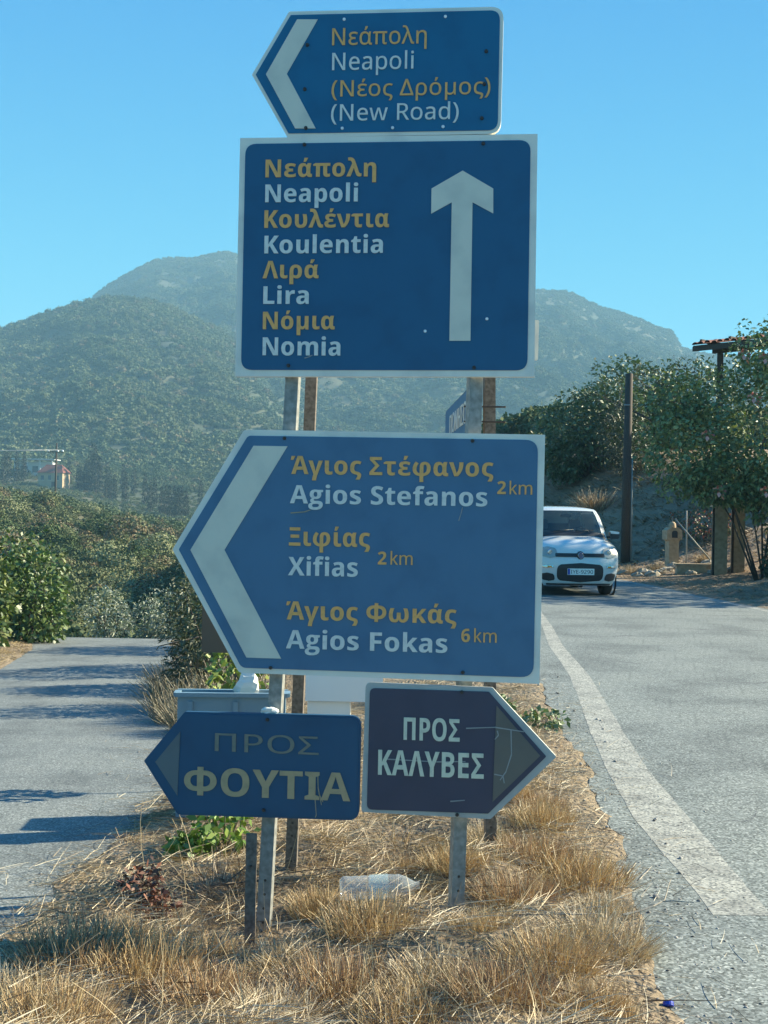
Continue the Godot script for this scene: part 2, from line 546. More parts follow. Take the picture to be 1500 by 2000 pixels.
const LEFT_H := [[0, 0], [2, -0.02], [4, -0.06], [23, -1.0], [30, -1.9], [45, -3.6], [60, -3.6], [90, -2.2], [130, -0.6], [180, 0.8], [250, 2.0], [330, 4.5], [400, 9], [520, 25], [2400, 60]]
const RIGHT_H := [[0, 0], [30, 0], [50, 0.8], [70, 4], [120, 7], [250, 6], [400, 8], [520, 25], [2400, 60]]
const LEFT_IN := [[-2, -1.6], [2, -1.36], [4.2, -1.28], [5, -1.25], [6, -1.21], [6.7, -1.14], [9, -1.5], [13, -2.2], [21.5, -3.7], [30, -4.8], [45, -5.2], [80, -9], [2400, -250]]
const LEFT_OUT := [[-2, -6], [4, -5], [10, -4.6], [15.3, -4.75], [19.4, -5.5], [23, -6.6], [30, -8.5], [45, -12]]
const RIGHT_IN := [[-2, 0.7], [3.4, 0.87], [4.6, 0.95], [6.3, 1.13], [8, 1.22], [10.5, 1.34], [15.6, 1.9], [22, 2.2], [30, 1.4], [46, -4], [80, 1], [2400, 70]]
const RIGHT_OUT := [[-2, 10], [4, 9], [10, 7.6], [16, 6.4], [22.3, 5.9], [26, 5.7], [32, 5.0], [46, 1.5]]
const SPUR := [[-900, 760], [0, 655], [140, 605], [200, 592], [260, 590], [330, 608], [420, 648], [500, 720], [560, 800], [640, 880], [2400, 900]]
const RIDGE := [[-900, 800], [0, 690], [140, 616], [200, 570], [270, 525], [300, 515], [380, 508], [435, 498], [480, 503], [600, 516], [800, 540], [1047, 560], [1110, 565], [1160, 590], [1250, 618], [1305, 638], [1325, 668], [1370, 679], [1500, 690], [1700, 720], [2400, 800]]

func edge_wobble(d: float, k: float) -> float:
	return 0.07 * fbm.get_noise_2d(d * 40.0 + k, k) + 0.05 * fbm.get_noise_2d(d * 160.0, k + 9.0)

func left_in(d: float) -> float: return knots(LEFT_IN, d) + (edge_wobble(d, 3.0) if d < 30 else 0.0)
func right_in(d: float) -> float: return knots(RIGHT_IN, d) + (edge_wobble(d, 71.0) if d < 30 else 0.0)

func land(x: float, d: float) -> float:
	var a := knots(LEFT_H, d)
	var s := x / maxf(d, 1.0)
	if d > 50:
		a += lerpf(-2.6, 2.6, smoothstep(-0.15, -0.31, s)) * exp(-pow((d - 155.0) / 55.0, 2))
		a -= 5.0 * smoothstep(-0.3, -0.16, s) * smoothstep(170.0, 260.0, d) * smoothstep(520.0, 400.0, d)
	var b := knots(RIGHT_H, d)
	if d > 24 and d < 90:
		var over := x - knots(RIGHT_OUT, d)
		b += smoothstep(0.4, 7.0, over) * smoothstep(26.0, 45.0, d) * 3.4 * smoothstep(90.0, 60.0, d)
	var li := knots(LEFT_IN, d)
	var ri := knots(RIGHT_IN, d)
	var w := smoothstep(li - 0.2, ri + 0.1, x)
	var h := lerpf(a, b, w)
	if d < 26:
		var t := clampf((x - li) / (ri - li), 0.0, 1.0)
		var inside := smoothstep(0.0, 0.18, t) * smoothstep(1.0, 0.82, t)
		h += inside * (0.03 + 0.09 * fbm.get_noise_2d(x * 60.0, d * 60.0))
		h -= 0.13 * exp(-pow((x + 0.5) / 0.42, 2) - pow((d - 4.15) / 0.55, 2))
		var lo := knots(LEFT_OUT, d)
		if x < lo: h += minf((lo - x) * 0.08, 0.25) + 0.1 * fbm.get_noise_2d(x * 40.0, d * 40.0) * smoothstep(0.0, 0.6, lo - x)
		var ro := knots(RIGHT_OUT, d)
		if x > ro: h += minf((x - ro) * 0.06, 0.2) + 0.1 * fbm.get_noise_2d(x * 40.0, d * 40.0) * smoothstep(0.0, 0.6, x - ro)
	elif d < 450:
		h += 0.5 * fbm.get_noise_2d(x * 3.0, d * 3.0) * smoothstep(30.0, 60.0, d)
	if d > 470:
		var px := 750.0 + s * 2400.0
		var gul := fbm.get_noise_2d(x * 0.5, d * 0.5)
		var gul2 := fbm.get_noise_2d(x * 1.8 + 300.0, d * 1.8)
		var h1 := 1.4 + (1005.0 - knots(SPUR, px)) / 2400.0 * 880.0
		var t1 := clampf((d - 470.0) / 410.0, 0.0, 1.0)
		var spur := lerpf(20.0, h1, pow(t1, 1.15)) - maxf(0.0, d - 880.0) * 0.5 + (gul * 22.0 + gul2 * 7.0) * t1 * (1.0 - t1) * 2.2
		var h2 := 1.4 + (1005.0 - knots(RIDGE, px)) / 2400.0 * 1400.0
		var t2 := clampf((d - 620.0) / 780.0, 0.0, 1.0)
		var main := lerpf(18.0, h2, pow(t2, 1.1)) - maxf(0.0, d - 1400.0) * 0.45 + (gul * 42.0 + gul2 * 12.0) * t2 * (1.0 - t2) * 2.0 + gul2 * 3.0 * t2
		h = lerpf(h, maxf(spur, main), smoothstep(470.0, 540.0, d))
	return h

func on_road(x: float, d: float) -> float:
	if d > 46: return 0.0
	var a := minf(x - knots(LEFT_OUT, d), left_in(d) - x)
	var b := minf(x - right_in(d), knots(RIGHT_OUT, d) - x)
	return smoothstep(-0.02, 0.07, maxf(a, b))

func ground(x: float, d: float) -> float:
	return land(x, d) - 0.05 * on_road(x, d) + (0.012 if d < 26 else 0.0)

func stand(x: float, d: float, sink := 0.0) -> Vector3:
	return Vector3(x, ground(x, d) - sink, -d)

func ground_tint(x: float, d: float) -> Color:
	var n := fbm.get_noise_2d(x * 9.0, d * 9.0)
	if d < 26: return Color(0.32, 0.25, 0.165).lerp(Color(0.23, 0.175, 0.12), clampf(0.5 + n, 0.0, 1.0))
	if x > 0.0 and d < 100: return Color(0.4, 0.29, 0.2).lerp(Color(0.27, 0.2, 0.14), clampf(0.5 + n, 0.0, 1.0))
	var v := fbm.get_noise_2d(x * 0.7, d * 0.7)
	return Color(0.12, 0.115, 0.065).lerp(Color(0.07, 0.085, 0.045), clampf(0.5 + v * 1.5, 0.0, 1.0))

func land_sheet(d0: float, d1: float, step0: float, ratio: float) -> ArrayMesh:
	var ss := []
	var s := -1.4
	while s < 1.4:
		ss.append(s)
		s += 0.0085 if absf(s + 0.004) < 0.37 else 0.06
	ss.append(1.4)
	var ds := []
	var d := d0
	while d < d1:
		ds.append(d)
		d += maxf(step0, d * ratio)
	ds.append(d1)
	var st := SurfaceTool.new()
	st.begin(Mesh.PRIMITIVE_TRIANGLES)
	for dd in ds:
		for k in ss:
			var x: float = k * maxf(dd, 3.0) * (1.0 if absf(k) < 0.38 else 1.0 + 6.0 * (absf(k) - 0.38) / maxf(1.0, dd * 0.1))
			st.set_color(ground_tint(x, dd))
			st.add_vertex(Vector3(x, ground(x, dd), -dd))
	var w := ss.size()
	for i in ds.size() - 1:
		for k in w - 1:
			var o := i * w + k
			for j in [o, o + w, o + 1, o + 1, o + w, o + w + 1]: st.add_index(j)
	st.generate_normals()
	return st.commit()

func strip(inner: Callable, outer: Callable, d0: float, d1: float, cols: int, lift: float, ratio := 0.02) -> ArrayMesh:
	var st := SurfaceTool.new()
	st.begin(Mesh.PRIMITIVE_TRIANGLES)
	var n := 0
	var d := d0
	while d <= d1:
		var a: float = inner.call(d)
		var b: float = outer.call(d)
		for k in cols + 1:
			var x := lerpf(a, b, float(k) / cols)
			st.add_vertex(Vector3(x, land(x, d) + lift, -d))
		n += 1
		d += maxf(0.08, d * ratio)
	for i in n - 1:
		for k in cols:
			var o := i * (cols + 1) + k
			for j in [o, o + cols + 1, o + 1, o + 1, o + cols + 1, o + cols + 2]: st.add_index(j)
	st.generate_normals()
	return st.commit()

# ---------------------------------------------------------------- signs
const SIGN_D := 4.3
const SIGN_TURN := 0.10472

func sign_frame(at_z := 0.0) -> Transform3D:
	var ex := Vector3(cos(SIGN_TURN), 0, sin(SIGN_TURN))
	var n := Vector3(-sin(SIGN_TURN), 0, cos(SIGN_TURN))
	return Transform3D(Basis(ex, Vector3.UP, n), Vector3(0, 0, -SIGN_D) + n * at_z)

func disc(r: float, z0: float, z1: float, sides := 10) -> ArrayMesh:
	var st := begin()
	lathe(st, [[0.0, z1], [r * 0.8, z1], [r, lerpf(z0, z1, 0.5)], [r, z0]], Basis(Vector3.RIGHT, Vector3(0, 0, 1), Vector3(0, -1, 0)), Vector3.ZERO, sides)
	return done(st)

func build_sign(key: String, called: String, label: String, rim: String, face: String, arrow: String, arrow_name: String, z := 0.0) -> Node3D:
	var d: Dictionary = SIGNS[key]
	var s := thing(called, label, "road sign")
	s.transform = sign_frame(z)
	part("panel", plate(d.out, d.ro, -0.022, 0.0), M[rim], s)
	part("face_sheet", plate(d.inn, d.ri, 0.0005, 0.003), M[face], s)
	var flat := []
	flat.resize(d.arrow.size())
	flat.fill(0.0)
	part(arrow_name, plate(d.arrow, flat, 0.0035, 0.006), M[arrow], s)
	var inks := ["letter_white", "letter_orange", "letter_faded", "letter_tan", "letter_cream"]
	for t in d.text:
		lettering(t[0], t[1], t[2], t[3], t[4], t[6], M[inks[t[5]]], s, 0.0055)
	for b in d.bolt: part("bolt", disc(0.0065, 0.003, 0.011), M.bolt, s, Vector3(b[0], b[1], 0))
	for b in d.sky_holes: part("rivet", disc(0.0055, 0.003, 0.007), M.rivet, s, Vector3(b[0], b[1], 0))  # white discs laid where sky shines through the panel holes
	return s

func scratch(s: Node3D, pts: Array, r: float, m: String) -> void:
	var st := begin()
	for i in pts.size() - 1:
		var a := Vector2(pts[i][0], pts[i][1])
		var b := Vector2(pts[i + 1][0], pts[i + 1][1])
		var n := (b - a).orthogonal().normalized() * r
		slab(st, PackedVector2Array([a - n, b - n * 0.7, b + n * 0.7, a + n]), 0.0062, 0.0069)
	part("scratch", done(st), M[m], s)

# a channel post between two points on the ground and above
func channel_post(called: String, label: String, foot: Vector3, top: Vector3, w: float, dep: float, turn: float, m: Material, group := "") -> Node3D:
	var p := thing(called, label, "post", foot, group)
	var up := (top - foot)
	var h := up.length()
	up = up / h
	var x := Vector3(cos(turn), 0, -sin(turn))
	x = (x - up * x.dot(up)).normalized()
	p.basis = Basis(x, up, x.cross(up))
	var t := 0.005
	var st := begin()
	box(st, Vector3(0, h / 2, -t / 2), Vector3(w - 0.0002, h, t))
	part("web", done(st), m, p)
	for sd in [-1, 1]:
		part("flange", box_mesh(Vector3(t, h, dep), Vector3(sd * (w / 2 - t / 2 + 0.0015), h / 2, -dep / 2 + 0.001)), m, p)
	for k in 7:
		part("hole_plug", disc(0.005, 0.0, 0.001, 8), M.bolt, p, Vector3(0, h * 0.07 + 0.05 * k, 0.0005))
	return p

func build_signs() -> void:
	var top := build_sign("top", "arrow_sign", "topmost blue arrow sign with thin rounded lettering and (New Road)", "sheet_white", "blue_top", "arrow_white", "chevron")
	top.name = "arrow_sign"
	var mid := build_sign("mid", "direction_sign", "square blue direction sign with large upward arrow", "sheet_white", "blue_mid", "arrow_white", "arrow")
	scratch(mid, [[-0.29, 1.946], [-0.275, 1.95], [-0.262, 1.957]], 0.002, "scratch_pale")
	var big := build_sign("big", "arrow_sign", "large blue left-pointing sign listing three villages with kilometres", "sheet_white", "blue_big_veiled", "arrow_white", "chevron")
	scratch(big, [[0.262, 1.383], [0.27, 1.41], [0.274, 1.43]], 0.0016, "scratch_pale")
	scratch(big, [[-0.33, 1.4], [-0.28, 1.405], [-0.26, 1.412]], 0.0022, "scratch")
	var fou := build_sign("foutia", "arrow_sign", "small faded blue arrow sign pointing left, tan lettering, no white rim", "blue_old", "blue_old", "arrow_faded", "arrow_head", 0.012)
	for q in [[[-0.215, 0.49], [-0.213, 0.44], [-0.2, 0.38]], [[-0.21, 0.42], [-0.195, 0.39]], [[-0.223, 0.4], [-0.218, 0.345], [-0.221, 0.335]]]:
		scratch(fou, q, 0.0018, "scratch")
	var kal := build_sign("kalyves", "arrow_sign", "small dark navy arrow sign pointing right with cream lettering", "rim_grey", "navy", "arrow_brown", "arrow_head", 0.006)
	for q in [[[0.3, 0.665], [0.4, 0.672], [0.5, 0.66]], [[0.408, 0.66], [0.412, 0.645], [0.4, 0.63]], [[0.455, 0.665], [0.458, 0.58], [0.44, 0.52], [0.42, 0.49]], [[0.4, 0.51], [0.43, 0.505], [0.435, 0.48]], [[0.02, 0.548], [0.2, 0.545], [0.3, 0.55]], [[0.25, 0.41], [0.3, 0.416]]]:
		scratch(kal, q, 0.0022, "scratch_pale")
	# posts that carry them
	var f := sign_frame(-0.03)
	var a := f * Vector3(-0.425, -0.45, -0.004)
	channel_post("sign_post", "grey channel post under the left half of the sign stack", a, f * Vector3(-0.30, 3.0, 0.0), 0.045, 0.035, -0.18, M.galvanised, "posts of the sign stack")
	var b := f * Vector3(0.272, -0.4, -0.004)
	channel_post("sign_post", "grey channel post under the navy arrow sign", b, f * Vector3(0.335, 3.0, 0.0), 0.045, 0.035, 0.3, M.galvanised, "posts of the sign stack")
	var c := stand(-0.352, 4.86, 0.3)
	channel_post("sign_post", "brown steel post standing behind the faded blue sign", c, Vector3(-0.29, 2.4, -4.92), 0.042, 0.04, -0.05, M.brown_steel, "posts of the sign stack")
	var e := stand(0.47, 5.05, 0.3)
	channel_post("sign_post", "brown steel post behind the tip of the navy sign", e, Vector3(0.41, 2.5, -4.98), 0.042, 0.04, 0.1, M.brown_steel, "posts of the sign stack")
	channel_post("sign_post", "thin pale galvanised post behind the faded blue sign", stand(-0.447, 5.0, 0.3), Vector3(-0.38, 1.25, -5.02), 0.018, 0.02, 0.4, M.galvanised, "posts of the sign stack")
	var stub := thing("post_stub", "short sawn-off steel stub in front of the left sign post", "post", stand(-0.437, 4.24, 0.2))
	part("stub", box_mesh(Vector3(0.037, 0.59, 0.012), Vector3(0, 0.295, 0)), M.brown_steel, stub)
	part("bolt", disc(0.005, 0.006, 0.012), M.bolt, stub, Vector3(0, 0.48, 0))
	# the signs behind, seen from the back or edge-on
	var side := thing("street_sign", "blue sign turned edge-on behind the stack, white capital letters", "road sign", Vector3(0.345, 0, -4.93))
	side.basis = Basis(Vector3(0.03, 0, 1.0).normalized(), Vector3.UP, Vector3(-1.0, 0, 0.03).normalized())
	part("panel", plate([[-1.3, 1.55], [0.0, 1.55], [0.0, 1.93], [-1.3, 1.93]], [0.03, 0.05, 0.05, 0.03], -0.012, 0.0), M.panel_back, side)
	part("face_sheet", plate([[-1.295, 1.555], [-0.005, 1.555], [-0.005, 1.925], [-1.295, 1.925]], [0.03, 0.05, 0.05, 0.03], 0.0005, 0.003), M.blue_big_veiled, side)
	lettering("ΠΟΝΗΣΟΣ", -1.0, -0.05, 1.79, 0.09, 0, M.letter_white, side, 0.0055)
	lettering("SOS", -0.42, -0.07, 1.63, 0.09, 0, M.letter_white, side, 0.0055)
	for y in [1.84, 1.78]:
		var st := begin()
		tube(st, [Vector3(-0.01, y, 0.03), Vector3(0.05, y - 0.004, -0.13)], [0.004, 0.004], 6)
		part("clamp_bolt", done(st), M.bolt, side)
	var low := thing("street_sign", "dark back of a sign low behind the big arrow sign", "road sign", Vector3(0, 0, -4.86))
	part("panel", plate([[-0.71, 0.845], [-0.3, 0.84], [-0.3, 1.2], [-0.71, 1.2]], [0.01, 0.01, 0.01, 0.01], 0.0, 0.015), M.panel_back, low)
	part("brace", box_mesh(Vector3(0.4, 0.03, 0.02), Vector3(-0.5, 1.05, -0.01)), M.galvanised, low)
	var mid2 := thing("street_sign", "narrow white-edged sign poking out right of the square sign", "road sign", Vector3(0, 0, -4.94))
	part("panel", plate([[0.1, 2.03], [0.606, 2.03], [0.608, 2.19], [0.1, 2.19]], [0.005, 0.005, 0.005, 0.005], 0.0, 0.02), M.sheet_white, mid2)
	part("face_sheet", plate([[0.1, 2.035], [0.597, 2.035], [0.598, 2.185], [0.1, 2.185]], [0.005, 0.005, 0.005, 0.005], -0.003, -0.0005), M.blue_big_veiled, mid2)

# ---------------------------------------------------------------- the car
const CAR := [[-0.10, 0.19, 0.66, 0.10, 0.0], [-0.03, 0.24, 0.70, 0.16, 0.0], [0.0, 0.36, 0.76, 0.20, 0.0], [0.02, 0.50, 0.79, 0.22, 0.0], [0.01, 0.62, 0.80, 0.22, 0.0], [-0.02, 0.72, 0.80, 0.22, 0.0],
	[-0.05, 0.81, 0.79, 0.24, 0.01], [-0.10, 0.88, 0.78, 0.24, 0.03], [-0.22, 0.95, 0.765, 0.22, 0.05], [-0.40, 1.0, 0.755, 0.2, 0.06], [-0.58, 1.04, 0.745, 0.18, 0.07], [-0.62, 1.05, 0.74, 0.18, 0.05],
	[-0.78, 1.22, 0.71, 0.16, 0.02], [-0.95, 1.40, 0.66, 0.13, 0.01], [-1.06, 1.49, 0.62, 0.1, 0.01], [-1.17, 1.535, 0.6, 0.08, 0.02], [-1.5, 1.57, 0.59, 0.0, 0.035], [-2.3, 1.58, 0.59, 0.0, 0.035],
	[-3.0, 1.55, 0.58, 0.0, 0.035], [-3.35, 1.47, 0.57, 0.0, 0.03], [-3.5, 1.2, 0.62, -0.05, 0.0], [-3.6, 0.9, 0.72, -0.1, 0.0], [-3.64, 0.5, 0.74, -0.1, 0.0], [-3.6, 0.22, 0.70, -0.1, 0.0]]

func car_at(r: float, u: float) -> Vector3:
	var i := clampi(int(r), 0, CAR.size() - 2)
	var t := r - i
	var q := []
	for k in 5: q.append(lerpf(CAR[i][k], CAR[i + 1][k], t))
	var a := absf(u)
	return Vector3(q[2] * u, q[1] - q[4] * pow(a, 3.0), q[0] - q[3] * pow(a, 3.5))

func car_front(x: float, y: float) -> Vector3:
	var i := 0
	while i < 8 and CAR[i + 1][1] < y: i += 1
	var t: float = (y - CAR[i][1]) / (CAR[i + 1][1] - CAR[i][1])
	var w := lerpf(CAR[i][2], CAR[i + 1][2], t)
	return Vector3(x, y, lerpf(CAR[i][0], CAR[i + 1][0], t) - lerpf(CAR[i][3], CAR[i + 1][3], t) * pow(absf(x / w), 3.5))

# a patch on the nose: rows of [y, x from, x to]
func car_patch(rows: Array, off: float, cols := 12) -> ArrayMesh:
	var st := begin(true)
	for i in rows.size() - 1:
		for k in cols:
			var v := []
			for e in [[i, k], [i + 1, k], [i + 1, k + 1], [i, k + 1]]:
				var r: Array = rows[e[0]]
				v.append(car_front(lerpf(r[1], r[2], float(e[1]) / cols), r[0]) + Vector3(0, 0, off))
			quad(st, v[0], v[1], v[2], v[3])
	return done(st, true)

func oval_rows(y0: float, y1: float, x0: float, x1: float, p: float, n := 10, slant := 0.0) -> Array:
	var rows := []
	for k in n + 1:
		var t := -1.0 + 2.0 * k / n
		var w := pow(maxf(0.0, 1.0 - pow(absf(t), p)), 1.0 / p)
		var c := (x0 + x1) / 2.0 + slant * t
		rows.append([lerpf(y0, y1, (t + 1.0) / 2.0), c - (x1 - x0) / 2.0 * w, c + (x1 - x0) / 2.0 * w])
	return rows

func build_car() -> void:
	var car := thing("car", "small white hatchback driving towards the camera on the right road", "car", Vector3(3.5, 0.0, -21.8))
	car.scale = Vector3(0.93, 1.03, 1.0)
	car.rotation.y = 0.09
	var st := begin(true)
	var nu := 16
	for i in CAR.size() - 1:
		for j in 2:
			for k in nu:
				var u0 := -1.0 + 2.0 * k / nu
				var u1 := -1.0 + 2.0 * (k + 1) / nu
				if i >= 11 and i < 14 and maxf(absf(u0), absf(u1)) < 0.95: continue
				quad(st, car_at(i + j * 0.5, u0), car_at(i + j * 0.5 + 0.5, u0), car_at(i + j * 0.5 + 0.5, u1), car_at(i + j * 0.5, u1))
	# the flanks
	var win := []
	for sd in [-1.0, 1.0]:
		var cols := []
		var front := []
		for y in [0.80, 0.79, 0.78, 0.72, 0.5, 0.24]:
			var p := car_front(0.0, y)
			var w := 0.0
			for i in 8:
				if CAR[i][1] <= y and CAR[i + 1][1] >= y:
					var t: float = (y - CAR[i][1]) / (CAR[i + 1][1] - CAR[i][1])
					w = lerpf(CAR[i][2], CAR[i + 1][2], t)
					p.z -= lerpf(CAR[i][3], CAR[i + 1][3], t)
			front.append(Vector3(sd * w, y, p.z))
		cols.append(front)
		for i in range(7, 20):
			var e := car_at(i, 1.0)
			var belt := minf(1.0, e.y - 0.03)
			var c := [Vector3(sd * e.x, e.y, e.z)]
			var bx := 0.785 if i > 11 else lerpf(e.x, 0.785, 0.5)
			c.append(Vector3(sd * lerpf(e.x, bx, 0.5), lerpf(e.y, belt, 0.5), e.z))
			c.append(Vector3(sd * bx, belt, e.z))
			c.append(Vector3(sd * 0.81, 0.74, e.z))
			c.append(Vector3(sd * 0.81, 0.5, e.z))
			c.append(Vector3(sd * 0.76, 0.24, e.z))
			cols.append(c)
		var back := []
		for y in [1.3, 1.15, 1.0, 0.74, 0.5, 0.24]:
			back.append(Vector3(sd * (0.6 if y > 1.2 else 0.66 if y > 1.1 else 0.72), y, -3.5 + (y - 0.8) * 0.12))
		cols.append(back)
		for i in cols.size() - 1:
			for k in 5:
				var glassy: bool = k < 2 and i >= 7 and i <= 12 and i != 10
				if glassy and k == 0 and (i == 7 or i == 11): win.append(begin(true))
				quad(win[-1] if glassy else st, cols[i][k], cols[i + 1][k], cols[i + 1][k + 1], cols[i][k + 1])
	part("body", done(st, true), M.car_paint, car)
	for w in win: part("side_window", done(w, true), M.glass, car)
	var fl := begin()
	box(fl, Vector3(0, 0.26, -1.9), Vector3(1.36, 0.06, 3.2))
	part("underbody", done(fl), M.car_black, car)
	var ws := begin(true)
	for i in 12:
		for k in nu:
			var u0 := 0.94 * (-1.0 + 2.0 * k / nu)
			var u1 := 0.94 * (-1.0 + 2.0 * (k + 1) / nu)
			var r0 := 11.02 + 2.96 * i / 12.0
			var r1 := 11.02 + 2.96 * (i + 1) / 12.0
			quad(ws, car_at(r0, u0), car_at(r1, u0), car_at(r1, u1), car_at(r0, u1))
	part("windscreen", done(ws, true), M.glass, car)
	var cowl := begin(true)
	for k in nu:
		var u0 := 0.95 * (-1.0 + 2.0 * k / nu)
		var u1 := 0.95 * (-1.0 + 2.0 * (k + 1) / nu)
		var lift := Vector3(0, 0.008, 0.006)
		quad(cowl, car_at(10.3, u0) + lift, car_at(11.35, u0) + lift, car_at(11.35, u1) + lift, car_at(10.3, u1) + lift)
	part("cowl", done(cowl, true), M.car_black, car)
	for w in [[0.08, 0.62], [-0.5, 0.05]]:
		part("wiper", tube_mesh([car_at(11.3, w[0]) + Vector3(0, 0.025, 0.02), car_at(11.5, w[1]) + Vector3(0, 0.02, 0.02)], [0.008, 0.006], 5), M.car_black, car)
	# cabin
	var dash := begin()
	box(dash, Vector3(0, 0.95, -0.92), Vector3(1.3, 0.16, 0.4))
	box(dash, Vector3(0, 0.6, -2.2), Vector3(1.4, 0.3, 2.0))
	box(dash, Vector3(0, 1.0, -3.3), Vector3(1.2, 0.5, 0.1))
	part("dashboard", done(dash), M.cabin, car)
	for sx in [-0.34, 0.34]:
		part("seat", plate([[-0.23, 0.6], [0.23, 0.6], [0.21, 1.12], [-0.21, 1.12]], [0.05, 0.05, 0.1, 0.1], -0.06, 0.06), M.seat_cloth, car, Vector3(sx, 0, -1.75))
		part("headrest", plate([[-0.12, 1.15], [0.12, 1.15], [0.11, 1.33], [-0.11, 1.33]], [0.03, 0.03, 0.05, 0.05], -0.04, 0.04), M.seat_cloth, car, Vector3(sx, 0, -1.77))
	var wheel_pts := []
	var wheel_rad := []
	for k in 17:
		var a := TAU * k / 16.0
		wheel_pts.append(Vector3(0.34 + cos(a) * 0.18, 1.02 + sin(a) * 0.16, -1.2 - sin(a) * 0.08))
		wheel_rad.append(0.014)
	part("steering_wheel", tube_mesh(wheel_pts, wheel_rad, 6), M.cabin, car)
	part("rear_view_mirror", plate([[-0.11, 1.33], [0.11, 1.33], [0.1, 1.39], [-0.1, 1.39]], [0.02, 0.02, 0.02, 0.02], -0.02, 0.0), M.cabin, car, Vector3(0, 0.04, -1.15))
	# nose
	var gr := part("lower_grille", car_patch(oval_rows(0.25, 0.585, -0.45, 0.45, 4.0, 12), 0.012, 16), M.car_black, car)
	for y in [0.3, 0.35, 0.54]:
		part("grille_bar", car_patch([[y, -0.38, 0.38], [y + 0.012, -0.38, 0.38]], 0.02, 10), M.cabin, gr)
	part("upper_grille", car_patch([[0.685, -0.47, 0.47], [0.70, -0.48, 0.48], [0.735, -0.48, 0.48], [0.75, -0.47, 0.47]], 0.012, 16), M.car_black, car)
	var ring := begin()
	lathe(ring, [[0.0, 0.012], [0.062, 0.012], [0.072, 0.0], [0.072, -0.03]], Basis(Vector3.RIGHT, Vector3(0, 0, 1), Vector3(0, -1, 0)), car_front(0, 0.715) + Vector3(0, 0, 0.02), 20)
	var badge := part("badge", done(ring), M.car_black, car)
	var em := begin()
	lathe(em, [[0.0, 0.02], [0.04, 0.02], [0.046, 0.014]], Basis(Vector3.RIGHT, Vector3(0, 0, 1), Vector3(0, -1, 0)), car_front(0, 0.715) + Vector3(0, 0, 0.02), 20)
	part("emblem", done(em), M.badge_red, badge)
	var em2 := begin()
	lathe(em2, [[0.044, 0.018], [0.049, 0.022], [0.054, 0.018]], Basis(Vector3.RIGHT, Vector3(0, 0, 1), Vector3(0, -1, 0)), car_front(0, 0.715) + Vector3(0, 0, 0.02), 20)
	part("chrome_ring", done(em2), M.chrome, badge)
	for sd in [-1.0, 1.0]:
		var rows := []
		for e in oval_rows(0.665, 0.86, 0.45, 0.735, 3.0, 8, 0.015): rows.append([e[0], sd * e[1], sd * e[2]])
		var hl := part("headlight", car_patch(rows, 0.008), M.lamp_bowl, car)
		part("reflector", disc(0.05, -0.01, 0.012, 16), M.chrome, hl, car_front(sd * 0.57, 0.765) + Vector3(0, 0, 0.012))
		var cover := []
		for e in oval_rows(0.66, 0.865, 0.445, 0.74, 3.0, 8, 0.015): cover.append([e[0], sd * e[1], sd * e[2]])
		part("lens", car_patch(cover, 0.03), M.glass, hl)
		var ind := []
		for e in oval_rows(0.49, 0.545, 0.52, 0.72, 3.0, 6): ind.append([e[0], sd * e[1], sd * e[2]])
		part("indicator_recess", car_patch(ind, 0.01), M.chrome, car)
		part("indicator", car_patch([[0.505, sd * 0.55, sd * 0.62], [0.53, sd * 0.55, sd * 0.62]], 0.02, 4), M.amber, car)
		var fog := []
		for e in oval_rows(0.265, 0.41, 0.49, 0.72, 3.0, 8, 0.02): fog.append([e[0], sd * e[1], sd * e[2]])
		part("fog_recess", car_patch(fog, 0.012), M.car_black, car)
		var mi := part("door_mirror", plate([[-0.1, -0.07], [0.1, -0.06], [0.1, 0.06], [-0.09, 0.075]], [0.03, 0.04, 0.05, 0.04], -0.06, 0.05), M.car_black, car, Vector3(sd * 0.9, 1.06, -0.85))
		part("mirror_cap", plate([[-0.085, 0.03], [0.09, 0.02], [0.095, 0.062], [-0.08, 0.08]], [0.02, 0.02, 0.03, 0.03], -0.03, 0.055), M.car_paint, mi)
		part("mirror_arm", tube_mesh([Vector3(-sd * 0.16, -0.04, 0), Vector3(-sd * 0.05, -0.02, 0)], [0.025, 0.025], 6), M.car_black, mi)
		for z in [-0.72, -3.02]:
			var ty := begin(true)
			lathe(ty, [[0.18, -0.085], [0.275, -0.085], [0.29, -0.06], [0.29, 0.06], [0.275, 0.085], [0.18, 0.085]], Basis(Vector3.UP, Vector3.RIGHT, Vector3.BACK), Vector3.ZERO, 24)
			var wh := part("wheel", done(ty), M.tyre, car, Vector3(sd * 0.69, 0.29, z))
			var ri := begin(true)
			lathe(ri, [[0.0, sd * 0.06], [0.05, sd * 0.07], [0.17, sd * 0.05], [0.185, sd * 0.08]], Basis(Vector3.UP, Vector3.RIGHT, Vector3.BACK), Vector3.ZERO, 20)
			part("rim", done(ri), M.alloy, wh)
			var ar := begin()
			lathe(ar, [[0.27, 0.0], [0.34, 0.008]], Basis(Vector3.UP, Vector3.RIGHT * sd, Vector3.BACK), Vector3(sd * 0.815, 0.29, z), 24)
			part("wheel_arch", done(ar), M.car_black, car)
	part("bumper_lip", car_patch([[0.195, -0.62, 0.62], [0.225, -0.63, 0.63]], 0.02), M.car_black, car)
	var pl := part("number_plate", plate([[-0.26, -0.055], [0.26, -0.055], [0.26, 0.055], [-0.26, 0.055]], [0.008, 0.008, 0.008, 0.008], 0.0, 0.008), M.plate_white, car, Vector3(0, 0.435, 0.04))
	part("plate_band", box_mesh(Vector3(0.045, 0.1, 0.002), Vector3(-0.233, 0, 0.0095)), M.plate_blue, pl)
	lettering("IYE-9290", -0.195, 0.235, -0.032, 0.064, 0, M.plate_ink, pl, 0.009)

